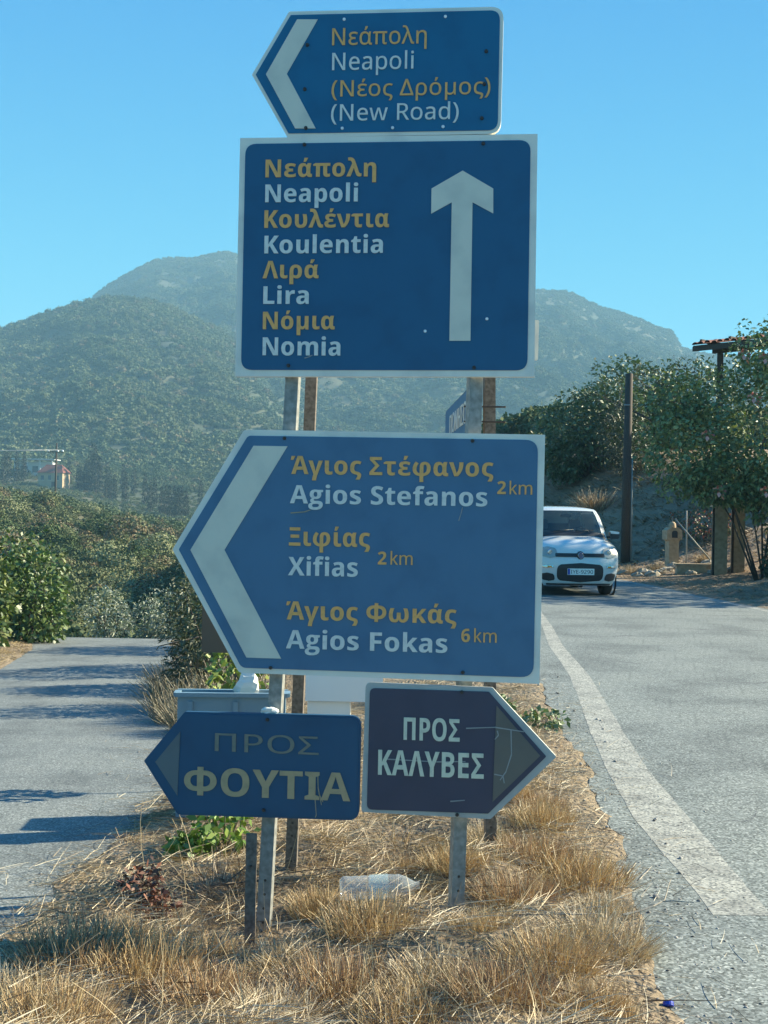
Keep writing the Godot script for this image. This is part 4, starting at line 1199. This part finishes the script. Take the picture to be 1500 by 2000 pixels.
	shrub("roadside_tree", "leafy tree just outside the right picture edge shading the road", stand(12.6, 24.5), [[Vector3(0, 3.4, 0), Vector3(2.4, 2.2, 2.4), 1.6], [Vector3(1.5, 2.6, 0.2), Vector3(2.0, 1.8, 1.8), 1.0], [Vector3(-0.6, 1.9, 0), Vector3(1.6, 1.2, 1.6), 0.8]], 9000, 0.2, 0.6, DARK, 67, "", null, 0.1)
	# bare tree
	var bt := thing("bare_tree", "nearly leafless tree standing left of the tiled roof", "tree", stand(9.4, 38.6))
	var st := begin(true)
	var r := RandomNumberGenerator.new()
	r.seed = 8
	branch(st, r, Vector3(0, -0.2, 0), Vector3(-0.03, 1, 0), 1.75, 0.06, 5, 3, 0.7)
	part("branches", done(st), M.bark, bt)
	part("crown", leaf_mesh(81, 550, [[Vector3(0.1, 2.9, 0), Vector3(1.1, 0.9, 0.9), 1.0]], 0.09, 0.4, [Color(0.11, 0.11, 0.06), Color(0.08, 0.075, 0.045)], 0.3), M.leaf, bt)
	# dry things on the bank
	var q := 0
	for e in [[6.75, 39.5, 4.6, "big pale feathery grass clump on the bank behind the car"], [6.2, 38.0, 3.2, "low dry clump on the bank just above the car's roof"], [6.1, 30.6, 1.6, "dry grass right of the pole's foot"], [8.3, 31.5, 1.6, "dry grass clump between the shrine and the gate pillar"], [6.9, 31.0, 1.5, "dry grass clump left of the shrine"]]:
		var o := part("bank_grass", stalk_mesh(500 + q, 600, 0.12, 0.12, 0.24, 0.9, 0.006, [Color(0.42, 0.33, 0.22), Color(0.5, 0.42, 0.3), Color(0.3, 0.22, 0.15)]), M.straw, self, stand(e[0], e[1]))
		o.scale = Vector3.ONE * e[2]
		tag(o, e[3], "grass tuft", "dry grass on the right bank")
		q += 1
	var lm := stalk_mesh(9, 14, 0.05, 0.03, 0.16, 1.6, 0.012, [Color(1, 1, 1), Color(0.7, 0.65, 0.6)], 0.5)
	var V := []
	var C := []
	for i in 9000:
		var d := rng.randf_range(20.0, 46.0)
		var x := knots(RIGHT_OUT, d) + 0.2 + absf(rng.randfn()) * 3.0
		V.append(Transform3D(Basis(Vector3.UP, rng.randf() * TAU).scaled(Vector3.ONE * rng.randf_range(0.6, 1.8)), stand(x, d)))
		C.append(Color(0.42, 0.31, 0.2).lerp(Color(0.16, 0.13, 0.07), rng.randf()) * rng.randf_range(0.7, 1.3))
	for i in 1600:
		var d := rng.randf_range(30.0, 46.0)
		var x := knots(RIGHT_OUT, d) + 0.8 + rng.randf() * 8.0
		V.append(Transform3D(Basis(Vector3.UP, rng.randf() * TAU).scaled(Vector3.ONE * rng.randf_range(2.0, 5.0)), stand(x, d)))
		C.append(Color(0.45, 0.33, 0.2).lerp(Color(0.2, 0.16, 0.09), rng.randf()))
	tag(scatter("bank_litter", lm, M.straw, V, C), "dry leaves and grass strewn over the right bank", "litter")
	V = []
	C = []
	for i in 2500:
		var d := rng.randf_range(11.0, 26.0)
		var x := knots(LEFT_OUT, d) - 0.1 - absf(rng.randfn()) * 0.8
		V.append(Transform3D(Basis(Vector3.UP, rng.randf() * TAU).scaled(Vector3.ONE * rng.randf_range(0.6, 1.5)), stand(x, d)))
		C.append(Color(0.5, 0.38, 0.18).lerp(Color(0.28, 0.22, 0.13), rng.randf()))
	tag(scatter("dry_grass", lm, M.straw, V, C), "dry yellow grass along the outer edge of the left road", "grass")

func build_scrub() -> void:
	var greens := [Color(1, 1, 1), Color(0.8, 0.85, 0.75), Color(1.2, 1.15, 0.95), Color(0.65, 0.7, 0.6)]
	var variants := []
	for k in 4:
		variants.append(leaf_mesh(200 + k, 1900, [[Vector3(0, 0.5, 0), Vector3(0.8, 0.55, 0.8), 1.0], [Vector3(0.45, 0.35, 0.2), Vector3(0.6, 0.4, 0.55), 0.6], [Vector3(-0.4, 0.4, -0.3), Vector3(0.6, 0.45, 0.6), 0.6]], 0.115, 0.65, [MAQUIS, OLIVE, BROWN, DEEP][k], 0.85, 0.5, 0.15, 0.8))
	var stems := tube_mesh([Vector3(0, -0.4, 0), Vector3(0.03, 0.2, 0), Vector3(0.1, 0.6, 0)], [0.06, 0.05, 0.02], 5)
	# shrubs one can tell apart, in the dip beyond the left road
	var n := 0
	for i in 700:
		if n >= 190: break
		var d := 36.0 * pow(165.0 / 36.0, rng.randf())
		var s := rng.randf_range(-0.335, -0.115) if n < 130 else rng.randf_range(-0.75, -0.335)
		var x := s * d
		if d < 42 and s < -0.2: continue
		var size := rng.randf_range(0.9, 1.9) * lerpf(0.55, 1.25, clampf((d - 40.0) / 60.0, 0.0, 1.0))
		var v := rng.randi() % 4
		var p := stand(x, d, 0.15)
		var o := thing("shrub", "%s shrub in the scrub %s" % [["mid-green", "pale olive", "brownish", "dark green"][v], "just beyond the left road's crest" if d < 60 else "halfway across the dip" if d < 105 else "near the top of the low rise"], "shrub", p, "shrubs in the dip beyond the left road")
		part("crown", variants[v], M.scrub_leaf, o)
		part("trunk", stems, M.bark, o)
		o.rotation.y = rng.randf() * TAU
		o.scale = Vector3(size, size * rng.randf_range(0.8, 1.15), size)
		n += 1
	# low growth between them
	var small := leaf_mesh(210, 260, [[Vector3(0, 0.4, 0), Vector3(0.8, 0.5, 0.8), 1.0]], 0.28, 0.7, greens, 0.7, 0.4, 0.15, 0.6)
	var V := []
	var C := []
	for i in 12000:
		var d := 33.0 * pow(180.0 / 33.0, rng.randf())
		var x := rng.randf_range(-0.8, 0.0) * d
		var r := rng.randf_range(0.3, 0.8)
		V.append(Transform3D(Basis(Vector3.UP, rng.randf() * TAU).scaled(Vector3(r, r, r)), stand(x, d, 0.1)))
		C.append(scrub_tint(x, d))
	for i in 2600:
		var d := 50.0 * pow(180.0 / 50.0, rng.randf())
		var x := rng.randf_range(-0.03, 0.55) * d
		if x < knots(RIGHT_OUT, d) and d < 52: continue
		var r := rng.randf_range(0.5, 1.2)
		V.append(Transform3D(Basis(Vector3.UP, rng.randf() * TAU).scaled(Vector3(r, r, r)), stand(x, d, 0.1)))
		C.append(scrub_tint(x, d))
	tag(scatter("undergrowth", small, M.scrub_leaf, V, C), "low undergrowth between the shrubs and on the rise beyond the road", "undergrowth")
	var blob := leaf_mesh(211, 170, [[Vector3(0, 0.4, 0), Vector3(0.85, 0.55, 0.85), 1.0], [Vector3(0.4, 0.3, 0.3), Vector3(0.5, 0.4, 0.5), 0.4]], 0.42, 0.75, greens, 0.7, 0.4, 0.15, 0.65)
	V = []
	C = []
	var mid_blob := leaf_mesh(212, 420, [[Vector3(0, 0.4, 0), Vector3(0.85, 0.55, 0.85), 1.0], [Vector3(0.4, 0.3, 0.3), Vector3(0.5, 0.4, 0.5), 0.4]], 0.24, 0.7, greens, 0.75, 0.45, 0.15, 0.7)
	for i in 24000:
		var d := sqrt(lerpf(165.0 * 165.0, 480.0 * 480.0, rng.randf()))
		var x := rng.randf_range(-0.65, 0.65) * d
		var r := rng.randf_range(0.9, 2.6)
		if d < 260: r = rng.randf_range(0.7, 1.6)
		if d > 285 and d < 425 and x < -0.13 * d: r = rng.randf_range(0.5, 1.1)
		V.append(Transform3D(Basis(Vector3.UP, rng.randf() * TAU).scaled(Vector3(r, r * rng.randf_range(0.7, 1.1), r)), stand(x, d, 0.2)))
		C.append(scrub_tint(x, d))
	tag(scatter("valley_scrub", mid_blob, M.scrub_leaf, V, C), "dense scrub filling the valley floor", "scrub")
	V = []
	C = []
	for i in 200000:
		var d := sqrt(lerpf(470.0 * 470.0, 1420.0 * 1420.0, rng.randf())) if i < 140000 else rng.randf_range(900.0, 1430.0)
		var x := rng.randf_range(-0.65, 0.65) * d
		if fbm.get_noise_2d(x * 1.2 + 90.0, d * 1.2) < -0.25 and rng.randf() < 0.5: continue
		var r := rng.randf_range(1.4, 3.4) if d < 1250 else rng.randf_range(1.0, 2.4)
		V.append(Transform3D(Basis(Vector3.UP, rng.randf() * TAU).scaled(Vector3(r, r * rng.randf_range(0.65, 1.0), r)), stand(x, d, 0.3)))
		C.append(scrub_tint(x, d))
	tag(scatter("mountain_scrub", blob, M.scrub_leaf, V, C), "scrub covering the mountain slopes", "scrub")

func scrub_tint(x: float, d: float) -> Color:
	var v := fbm.get_noise_2d(x * 1.1 + 40.0, d * 1.1)
	var c := Color(0.095, 0.125, 0.065).lerp(Color(0.14, 0.155, 0.085), clampf(0.5 + v * 1.6 + rng.randfn() * 0.3, 0.0, 1.0))
	if rng.randf() < 0.06: c = Color(0.18, 0.14, 0.085)
	return c * rng.randf_range(0.85, 1.15)

# ---------------------------------------------------------------- the far valley: house, cypresses, pole
func build_far() -> void:
	var crown := leaf_mesh(700, 700, [[Vector3(0, 0.16, 0), Vector3(0.12, 0.16, 0.12), 1.0], [Vector3(0, 0.38, 0), Vector3(0.125, 0.24, 0.125), 1.2], [Vector3(0, 0.62, 0), Vector3(0.095, 0.22, 0.095), 1.0], [Vector3(0, 0.82, 0), Vector3(0.055, 0.16, 0.055), 0.6]], 0.06, 0.5, [Color(0.02, 0.03, 0.015), Color(0.03, 0.04, 0.02), Color(0.015, 0.022, 0.012)], 0.4, 0.2, -0.4)
	var trunk := tube_mesh([Vector3(0, -0.06, 0), Vector3(0, 0.12, 0), Vector3(0, 0.7, 0)], [0.022, 0.018, 0.006], 6)
	var spots := [[133, 415, 7.5], [152, 400, 7], [158, 402, 6.5], [166, 398, 8.5], [171, 405, 9], [181, 402, 12.5], [186, 398, 12], [194, 400, 9.5], [209, 404, 8], [240, 410, 8], [261, 408, 8.2], [244, 372, 7.5], [283, 366, 7.6], [302, 370, 7], [294, 345, 7], [207, 376, 5.6], [215, 374, 6], [223, 372, 6.5], [315, 338, 6.3], [323, 336, 6.5], [331, 334, 6.6], [340, 330, 7], [347, 330, 6.6], [355, 331, 6.8], [364, 333, 6], [391, 380, 6.8], [6, 402, 9], [14, 405, 9.5], [32, 410, 8], [46, 412, 8]]
	for k in spots.size():
		var e: Array = spots[k]
		var x: float = (e[0] - 750.0) / 2400.0 * e[1]
		var label := "dark cypress beside the flat-roofed building across the valley" if e[0] < 60 else "dark cypress in the clump right of the red-roofed house" if e[0] < 212 else "dark cypress standing apart on the slope right of the clump" if e[0] < 310 else "dark cypress in the low row beside the big arrow sign"
		var grp := "cypress trees across the valley"
		if k == 5: label = "tallest dark cypress right of the red-roofed house"
		elif k == 25: label = "lone cypress just left of the big arrow sign"
		var o := thing("cypress_tree", label, "tree", stand(x, e[1], 0.2), grp)
		part("crown", crown, M.cypress_leaf, o)
		part("trunk", trunk, M.bark, o)
		o.rotation.y = k * 1.7
		o.scale = Vector3(e[2] * 1.05, e[2] * 1.3, e[2] * 1.05)
	# red-roofed house
	var hx := -106.5
	var h := thing("house", "small white house with a red tiled roof across the valley", "house", stand(hx, 396.0, 0.5))
	h.rotation.y = -0.15
	part("wall", box_mesh(Vector3(8.2, 5.4, 6), Vector3(0, 2.7, 0)), M.plaster, h)
	var st := begin()
	for sd in [-1.0, 1.0]:
		var a := Vector3(-4.5, 5.3, sd * 3.5)
		var b := Vector3(4.5, 5.3, sd * 3.5)
		var c := Vector3(2.6, 8.0, 0)
		var d := Vector3(-2.6, 8.0, 0)
		quad(st, a, b, c, d)
		tri(st, Vector3(sd * 4.5, 5.3, -3.5), Vector3(sd * 4.5, 5.3, 3.5), Vector3(sd * 2.6, 8.0, 0))
	quad(st, Vector3(-4.5, 5.25, -3.5), Vector3(4.5, 5.25, -3.5), Vector3(4.5, 5.25, 3.5), Vector3(-4.5, 5.25, 3.5))
	part("roof", done(st), M.roof_tile, h)
	for x in [-2.6, -0.2, 2.4]:
		var w := part("window", box_mesh(Vector3(1.0, 1.4, 0.06), Vector3(x, 3.7, 3.02)), M.window_dark, h)
		part("sill", box_mesh(Vector3(1.2, 0.12, 0.2), Vector3(x, 2.93, 3.08)), M.white_plaster, w)
	part("door", box_mesh(Vector3(1.1, 2.2, 0.06), Vector3(1.0, 1.3, 3.02)), M.dark_wood, h)
	var f := thing("farm_building", "long flat-roofed building above the red-roofed house", "building", stand(-122.0, 430.0, 0.5))
	part("wall", box_mesh(Vector3(12, 5.2, 5), Vector3(0, 2.6, -1.5)), M.white_plaster, f)
	part("roof", box_mesh(Vector3(15, 0.3, 8), Vector3(0, 6.0, 0)), M.white_plaster, f)
	for x in [-6.5, -2.2, 2.2, 6.5]: part("pillar", box_mesh(Vector3(0.35, 6.0, 0.35), Vector3(x, 2.9, 3.2)), M.white_plaster, f)
	for x in [-4.3, 0.0, 4.3]: part("window", box_mesh(Vector3(2.0, 2.2, 0.06), Vector3(x, 2.6, 1.03)), M.window_dark, f)
	# pole with a cross-arm and wires
	var u := thing("utility_pole", "thin dark pole with cross-arm and wires in the left valley", "pole", stand(-50.9, 190.0, 0.5))
	part("pole", tube_mesh([Vector3.ZERO, Vector3(0.12, 9.8, 0)], [0.17, 0.12], 8), M.dark_wood, u)
	part("cross_arm", box_mesh(Vector3(2.4, 0.12, 0.12), Vector3(0.05, 8.4, 0.16)), M.dark_wood, u)
	for x in [-1.1, 0.35, 1.1]: part("insulator", tube_mesh([Vector3(x, 8.44, 0.16), Vector3(x, 8.6, 0.16), Vector3(x, 8.75, 0.16)], [0.14, 0.17, 0.08], 8), M.insulator, u)
	for x in [-1.1, 0.35, 1.1]:
		var p := u.position + Vector3(x, 8.75, 0.16)
		var pts := []
		var rad := []
		for k in 13:
			var t := k / 12.0
			pts.append(p + Vector3(-60.0 * t, -1.0 * 4.0 * t * (1.0 - t), 30.0 * t))
			rad.append(0.022)
		var wi := part("power_line", tube_mesh(pts, rad, 4), M.wire, self)
		tag(wi, "thin wire running left from the pole in the valley", "wire", "wires of the valley pole")

# ---------------------------------------------------------------- the right-hand side: pole, shrine, gate, roof
func build_right() -> void:
	var u := thing("utility_pole", "cut-off dark wooden pole beside the right road", "pole", stand(6.5, 33.0, 0.4))
	part("pole", tube_mesh([Vector3.ZERO, Vector3(0.0, 2.5, 0), Vector3(0.02, 5.3 - u.position.y, 0)], [0.13, 0.115, 0.1], 12), M.dark_wood, u)
	part("steel_band", tube_mesh([Vector3(0, 4.6, 0), Vector3(0, 4.64, 0)], [0.108, 0.108], 12), M.galvanised, u)
	part("conduit", tube_mesh([Vector3(0.14, 0.3, 0.06), Vector3(0.13, 3.2, 0.06)], [0.022, 0.022], 6), M.galvanised, u)
	# little roadside shrine on a pillar
	var s := thing("roadside_shrine", "small ochre roadside shrine with an arched niche and cross", "shrine", stand(7.35, 31.3, 0.03))
	s.rotation.y = 0.15
	part("pillar", plate([[-0.16, 0.0], [0.16, 0.0], [0.13, 0.06], [0.13, 0.7], [0.17, 0.74], [-0.17, 0.74], [-0.13, 0.7], [-0.13, 0.06]], [0, 0, 0, 0, 0, 0, 0, 0], -0.14, 0.14), M.plaster, s)
	part("housing", plate([[-0.2, 0.742], [0.2, 0.742], [0.2, 0.98], [0.1, 1.05], [-0.1, 1.05], [-0.2, 0.98]], [0.0, 0, 0.02, 0.02, 0.02, 0.02], -0.17, 0.17), M.plaster, s)
	part("niche", plate([[-0.075, 0.79], [0.075, 0.79], [0.075, 0.97], [-0.075, 0.97]], [0.005, 0.005, 0.06, 0.06], 0.171, 0.178), M.window_dark, s)
	var dm := begin(true)
	lathe(dm, [[0.0, 0.13], [0.05, 0.12], [0.085, 0.08], [0.095, 0.0], [0.095, -0.03]], Basis.IDENTITY, Vector3(0, 1.07, 0), 14)
	part("dome", done(dm), M.plaster, s)
	var cr := begin()
	box(cr, Vector3(0, 1.25, 0), Vector3(0.018, 0.14, 0.018))
	box(cr, Vector3(0, 1.265, 0), Vector3(0.08, 0.018, 0.017))
	part("cross", done(cr), M.galvanised, s)
	# gate pillars and what leans there
	var k := 0
	for e in [[8.12, 29.7, 0.3, "ochre gate pillar nearer the shrine"], [8.62, 29.9, 0.26, "ochre gate pillar half hidden by the dark shrub"]]:
		var g := thing("gate_pillar", e[3], "pillar", stand(e[0], e[1], 0.1), "gate pillars")
		part("shaft", box_mesh(Vector3(e[2], 1.72, 0.3), Vector3(0, 0.86, 0)), M.plaster, g)
		part("cap", box_mesh(Vector3(e[2] + 0.08, 0.07, 0.38), Vector3(0, 1.756, 0)), M.plaster, g)
		part("frame", box_mesh(Vector3(0.05, 1.7, 0.05), Vector3(-e[2] / 2 - 0.027, 0.85, 0.1)), M.dark_wood, g)
		k += 1
	var lean := thing("leaning_rod", "pale rod leaning diagonally against the gate pillar", "rod", Vector3(7.9, 0, -29.9))
	part("rod", tube_mesh([Vector3(0.06, ground(7.95, 29.9) + 0.33, 0), Vector3(-0.72, ground(7.2, 30.2) + 1.35, -0.4)], [0.018, 0.018], 6), M.galvanised, lean)
	var stake := thing("fence_stake", "thin upright stake between the shrine and the gate", "stake", stand(7.55, 30.6, 0.1))
	part("stake", tube_mesh([Vector3.ZERO, Vector3(-0.02, 1.6, 0)], [0.02, 0.02], 6), M.galvanised, stake)
	var wall := thing("low_wall", "low ochre kerb wall between shrine and gate pillar", "wall", stand(7.0, 30.2, 0.05))
	part("wall", box_mesh(Vector3(1.0, 0.3, 0.2), Vector3(0.7, 0.12, 0)), M.plaster, wall)
	part("coping", box_mesh(Vector3(1.06, 0.05, 0.26), Vector3(0.7, 0.296, 0)), M.plaster, wall)
	for i in 16:
		var x := 5.95 + 0.2 * i + rng.randfn() * 0.05
		var r := lump("rock", rng.randf_range(0.07, 0.16), Vector3(1.3, 0.7, 1.0), 900 + i)
		r.position = stand(x, 30.6 + rng.randfn() * 0.5) + Vector3(0, 0.03, 0)
		tag(r, "small pale rock in the strip below the bank", "rock", "rocks below the right bank")
	# tiled porch roof
	var p := thing("tiled_porch", "red tiled porch roof on posts above the flowering tree", "porch", Vector3(9.45, 6.75, -38.0))
	var ex := Vector3(4.6, 0, 5.0).normalized()
	var ez := Vector3(ex.z, 0, -ex.x) * -1.0
	p.basis = Basis(ex, Vector3.UP, ex.cross(Vector3.UP))
	var rise := 0.16
	var dep := 5.0
	part("rafters_deck", box_mesh(Vector3(6.0, 0.07, dep), Vector3(3.0, 0.0, 0)), M.dark_wood, p).transform = Transform3D(Basis(Vector3.RIGHT, atan(rise)), Vector3(0, rise * dep / 2, -dep / 2))
	var tile := begin()
	var arc := []
	for q in 7:
		var a := PI * q / 6.0
		arc.append(Vector2(cos(a) * 0.1, sin(a) * 0.08))
	for q in 6:
		quad(tile, Vector3(arc[q].x, arc[q].y, 0), Vector3(arc[q + 1].x, arc[q + 1].y, 0), Vector3(arc[q + 1].x * 0.86, arc[q + 1].y * 0.86, -0.5), Vector3(arc[q].x * 0.86, arc[q].y * 0.86, -0.5))
	var tm := done(tile)
	for i in 26:
		for j in 10:
			var tl := part("tile", tm, M.roof_tile, p)
			var zz := -0.44 * j
			tl.transform = Transform3D(Basis(Vector3.RIGHT, atan(rise)), Vector3(0.12 + 0.225 * i, -rise * zz * 1.0 + 0.05 + 0.012 * ((i * 7 + j * 3) % 3), zz + 0.05 + 0.02 * ((i * 5 + j) % 3)))
	part("fascia", box_mesh(Vector3(6.0, 0.14, 0.04), Vector3(3.0, -0.07, -0.02)), M.dark_wood, p)
	part("beam", box_mesh(Vector3(5.6, 0.18, 0.14), Vector3(3.1, -0.12 + 0.05, -0.7)), M.dark_wood, p)
	for x in [0.55, 4.2]: part("post", box_mesh(Vector3(0.14, 4.2, 0.14), Vector3(x, -2.265, -0.7)), M.dark_wood, p)
	for x in [0.3, 1.3, 2.3, 3.3, 4.3, 5.3]: part("rafter", box_mesh(Vector3(0.08, 0.1, 3.0), Vector3(x, 0.16, -1.5)), M.dark_wood, p)
	part("wall", box_mesh(Vector3(6.0, 6.0, 0.3), Vector3(3.6, -2.2, -4.2)), M.white_plaster, p)

# ---------------------------------------------------------------- everything
func _ready() -> void:
	rng.seed = 20240
	fbm.noise_type = FastNoiseLite.TYPE_SIMPLEX_SMOOTH
	fbm.frequency = 0.02
	fbm.fractal_octaves = 4
	fbm.seed = 5
	var cam := Camera3D.new()
	cam.position = Vector3(0, 1.4, 0)
	cam.rotation_degrees = Vector3(0.12, 0, 1.0)
	cam.fov = 45.24
	cam.near = 0.1
	cam.far = 6000.0
	add_child(cam)
	cam.current = true
	var env := Environment.new()
	env.background_mode = Environment.BG_SKY
	var sky := Sky.new()
	var sm := ProceduralSkyMaterial.new()
	sm.sky_top_color = Color(0.0, 0.3, 0.52)
	sm.sky_horizon_color = Color(0.26, 0.59, 0.625)
	sm.sky_curve = 0.16
	sm.ground_bottom_color = Color(0.3, 0.29, 0.26)
	sm.ground_horizon_color = Color(0.45, 0.5, 0.52)
	sm.sun_angle_max = 12.0
	sky.sky_material = sm
	env.sky = sky
	env.tonemap_mode = Environment.TONE_MAPPER_LINEAR
	env.tonemap_exposure = 3.25
	env.sdfgi_enabled = true
	env.ssao_enabled = true
	env.ssil_enabled = true
	env.fog_enabled = true
	env.fog_density = 0.00043
	env.fog_light_color = Color(0.66, 0.88, 1.0)
	var we := WorldEnvironment.new()
	we.environment = env
	add_child(we)
	var sun := DirectionalLight3D.new()
	sun.light_energy = 1.6
	sun.light_color = Color(1.0, 0.96, 0.84)
	sun.light_angular_distance = 0.5
	sun.shadow_enabled = true
	var el := deg_to_rad(28.0)
	var az := deg_to_rad(18.0)
	add_child(sun)
	sun.look_at_from_position(Vector3.ZERO, Vector3(-cos(el) * cos(az), -sin(el), cos(el) * sin(az)), Vector3.UP)

	materials()
	# the land, the roads and what is painted on them
	structure("ground", land_sheet(1.0, 480.0, 0.045, 0.011), M.soil)
	structure("mountain", land_sheet(480.0, 2400.0, 1.0, 0.011), M.hill_earth)
	structure("left_road", strip(left_in, func(d): return knots(LEFT_OUT, d), 0.5, 44.0, 16, 0.004), M.old_asphalt)
	var right := structure("right_road", strip(right_in, func(d): return knots(RIGHT_OUT, d), 0.5, 44.0, 24, 0.004), M.asphalt)
	# cracks and tarred seams in the surface
	for q in [[1.75, 12.2, 0.9, -0.5, 0.035], [2.1, 14.5, 1.6, 0.15, 0.04], [2.6, 10.6, 1.5, 0.1, 0.03], [3.4, 15.8, 2.4, -0.1, 0.05], [1.5, 5.6, 0.5, 0.9, 0.008], [2.2, 8.2, 0.9, -0.7, 0.012], [3.0, 9.0, 1.2, 0.5, 0.012], [4.4, 18.0, 2.0, 0.1, 0.05]]:
		var cr := begin()
		for k in 14:
			var v := []
			for e in [k, k + 1]:
				var t: float = e / 14.0
				var x: float = q[0] + q[2] * t
				var d: float = q[1] + q[2] * t * q[3] + 0.25 * fbm.get_noise_2d(x * 90.0, q[1] * 50.0)
				var w: float = q[4] * (0.35 + absf(fbm.get_noise_2d(x * 200.0, 7.0)) * 2.0) * sin(PI * clampf(t, 0.04, 0.96))
				v.append([Vector3(x, 0.0046, -d + w), Vector3(x, 0.0046, -d - w)])
			quad(cr, v[0][0], v[0][1], v[1][1], v[1][0])
		part("crack", done(cr), M.tar, right)
	var band := [[4.35, 1.19, 1.40], [5.75, 1.195, 1.45], [6.9, 1.265, 1.5], [8.05, 1.375, 1.592], [9.5, 1.53, 1.725], [10.9, 1.67, 1.845], [13.5, 1.83, 1.98], [15.6, 2.04, 2.17], [22, 2.5, 2.62], [30, 1.75, 1.87]]
	var in_k := []
	var out_k := []
	for b in band:
		in_k.append([b[0], b[1]])
		out_k.append([b[0], b[2]])
	structure("edge_line", strip(func(d): return knots(in_k, d) + edge_wobble(d, 200.0) * 0.1, func(d): return knots(out_k, d) + edge_wobble(d, 300.0) * 0.1, 4.35, 30.0, 3, 0.0048), M.road_paint)
	structure("far_edge_line", strip(func(d): return knots(RIGHT_OUT, d) - 0.22, func(d): return knots(RIGHT_OUT, d) - 0.1, 14.0, 32.0, 1, 0.0048), M.road_paint)
	var back := begin()
	quad(back, Vector3(-60, -0.02, -0.95), Vector3(60, -0.02, -0.95), Vector3(60, -0.02, 60), Vector3(-60, -0.02, 60))
	structure("junction", done(back), M.old_asphalt)

	build_signs()
	build_car()
	build_right()
	build_far()
	build_near_plants()
	build_scrub()
	build_bins()
	build_verge()
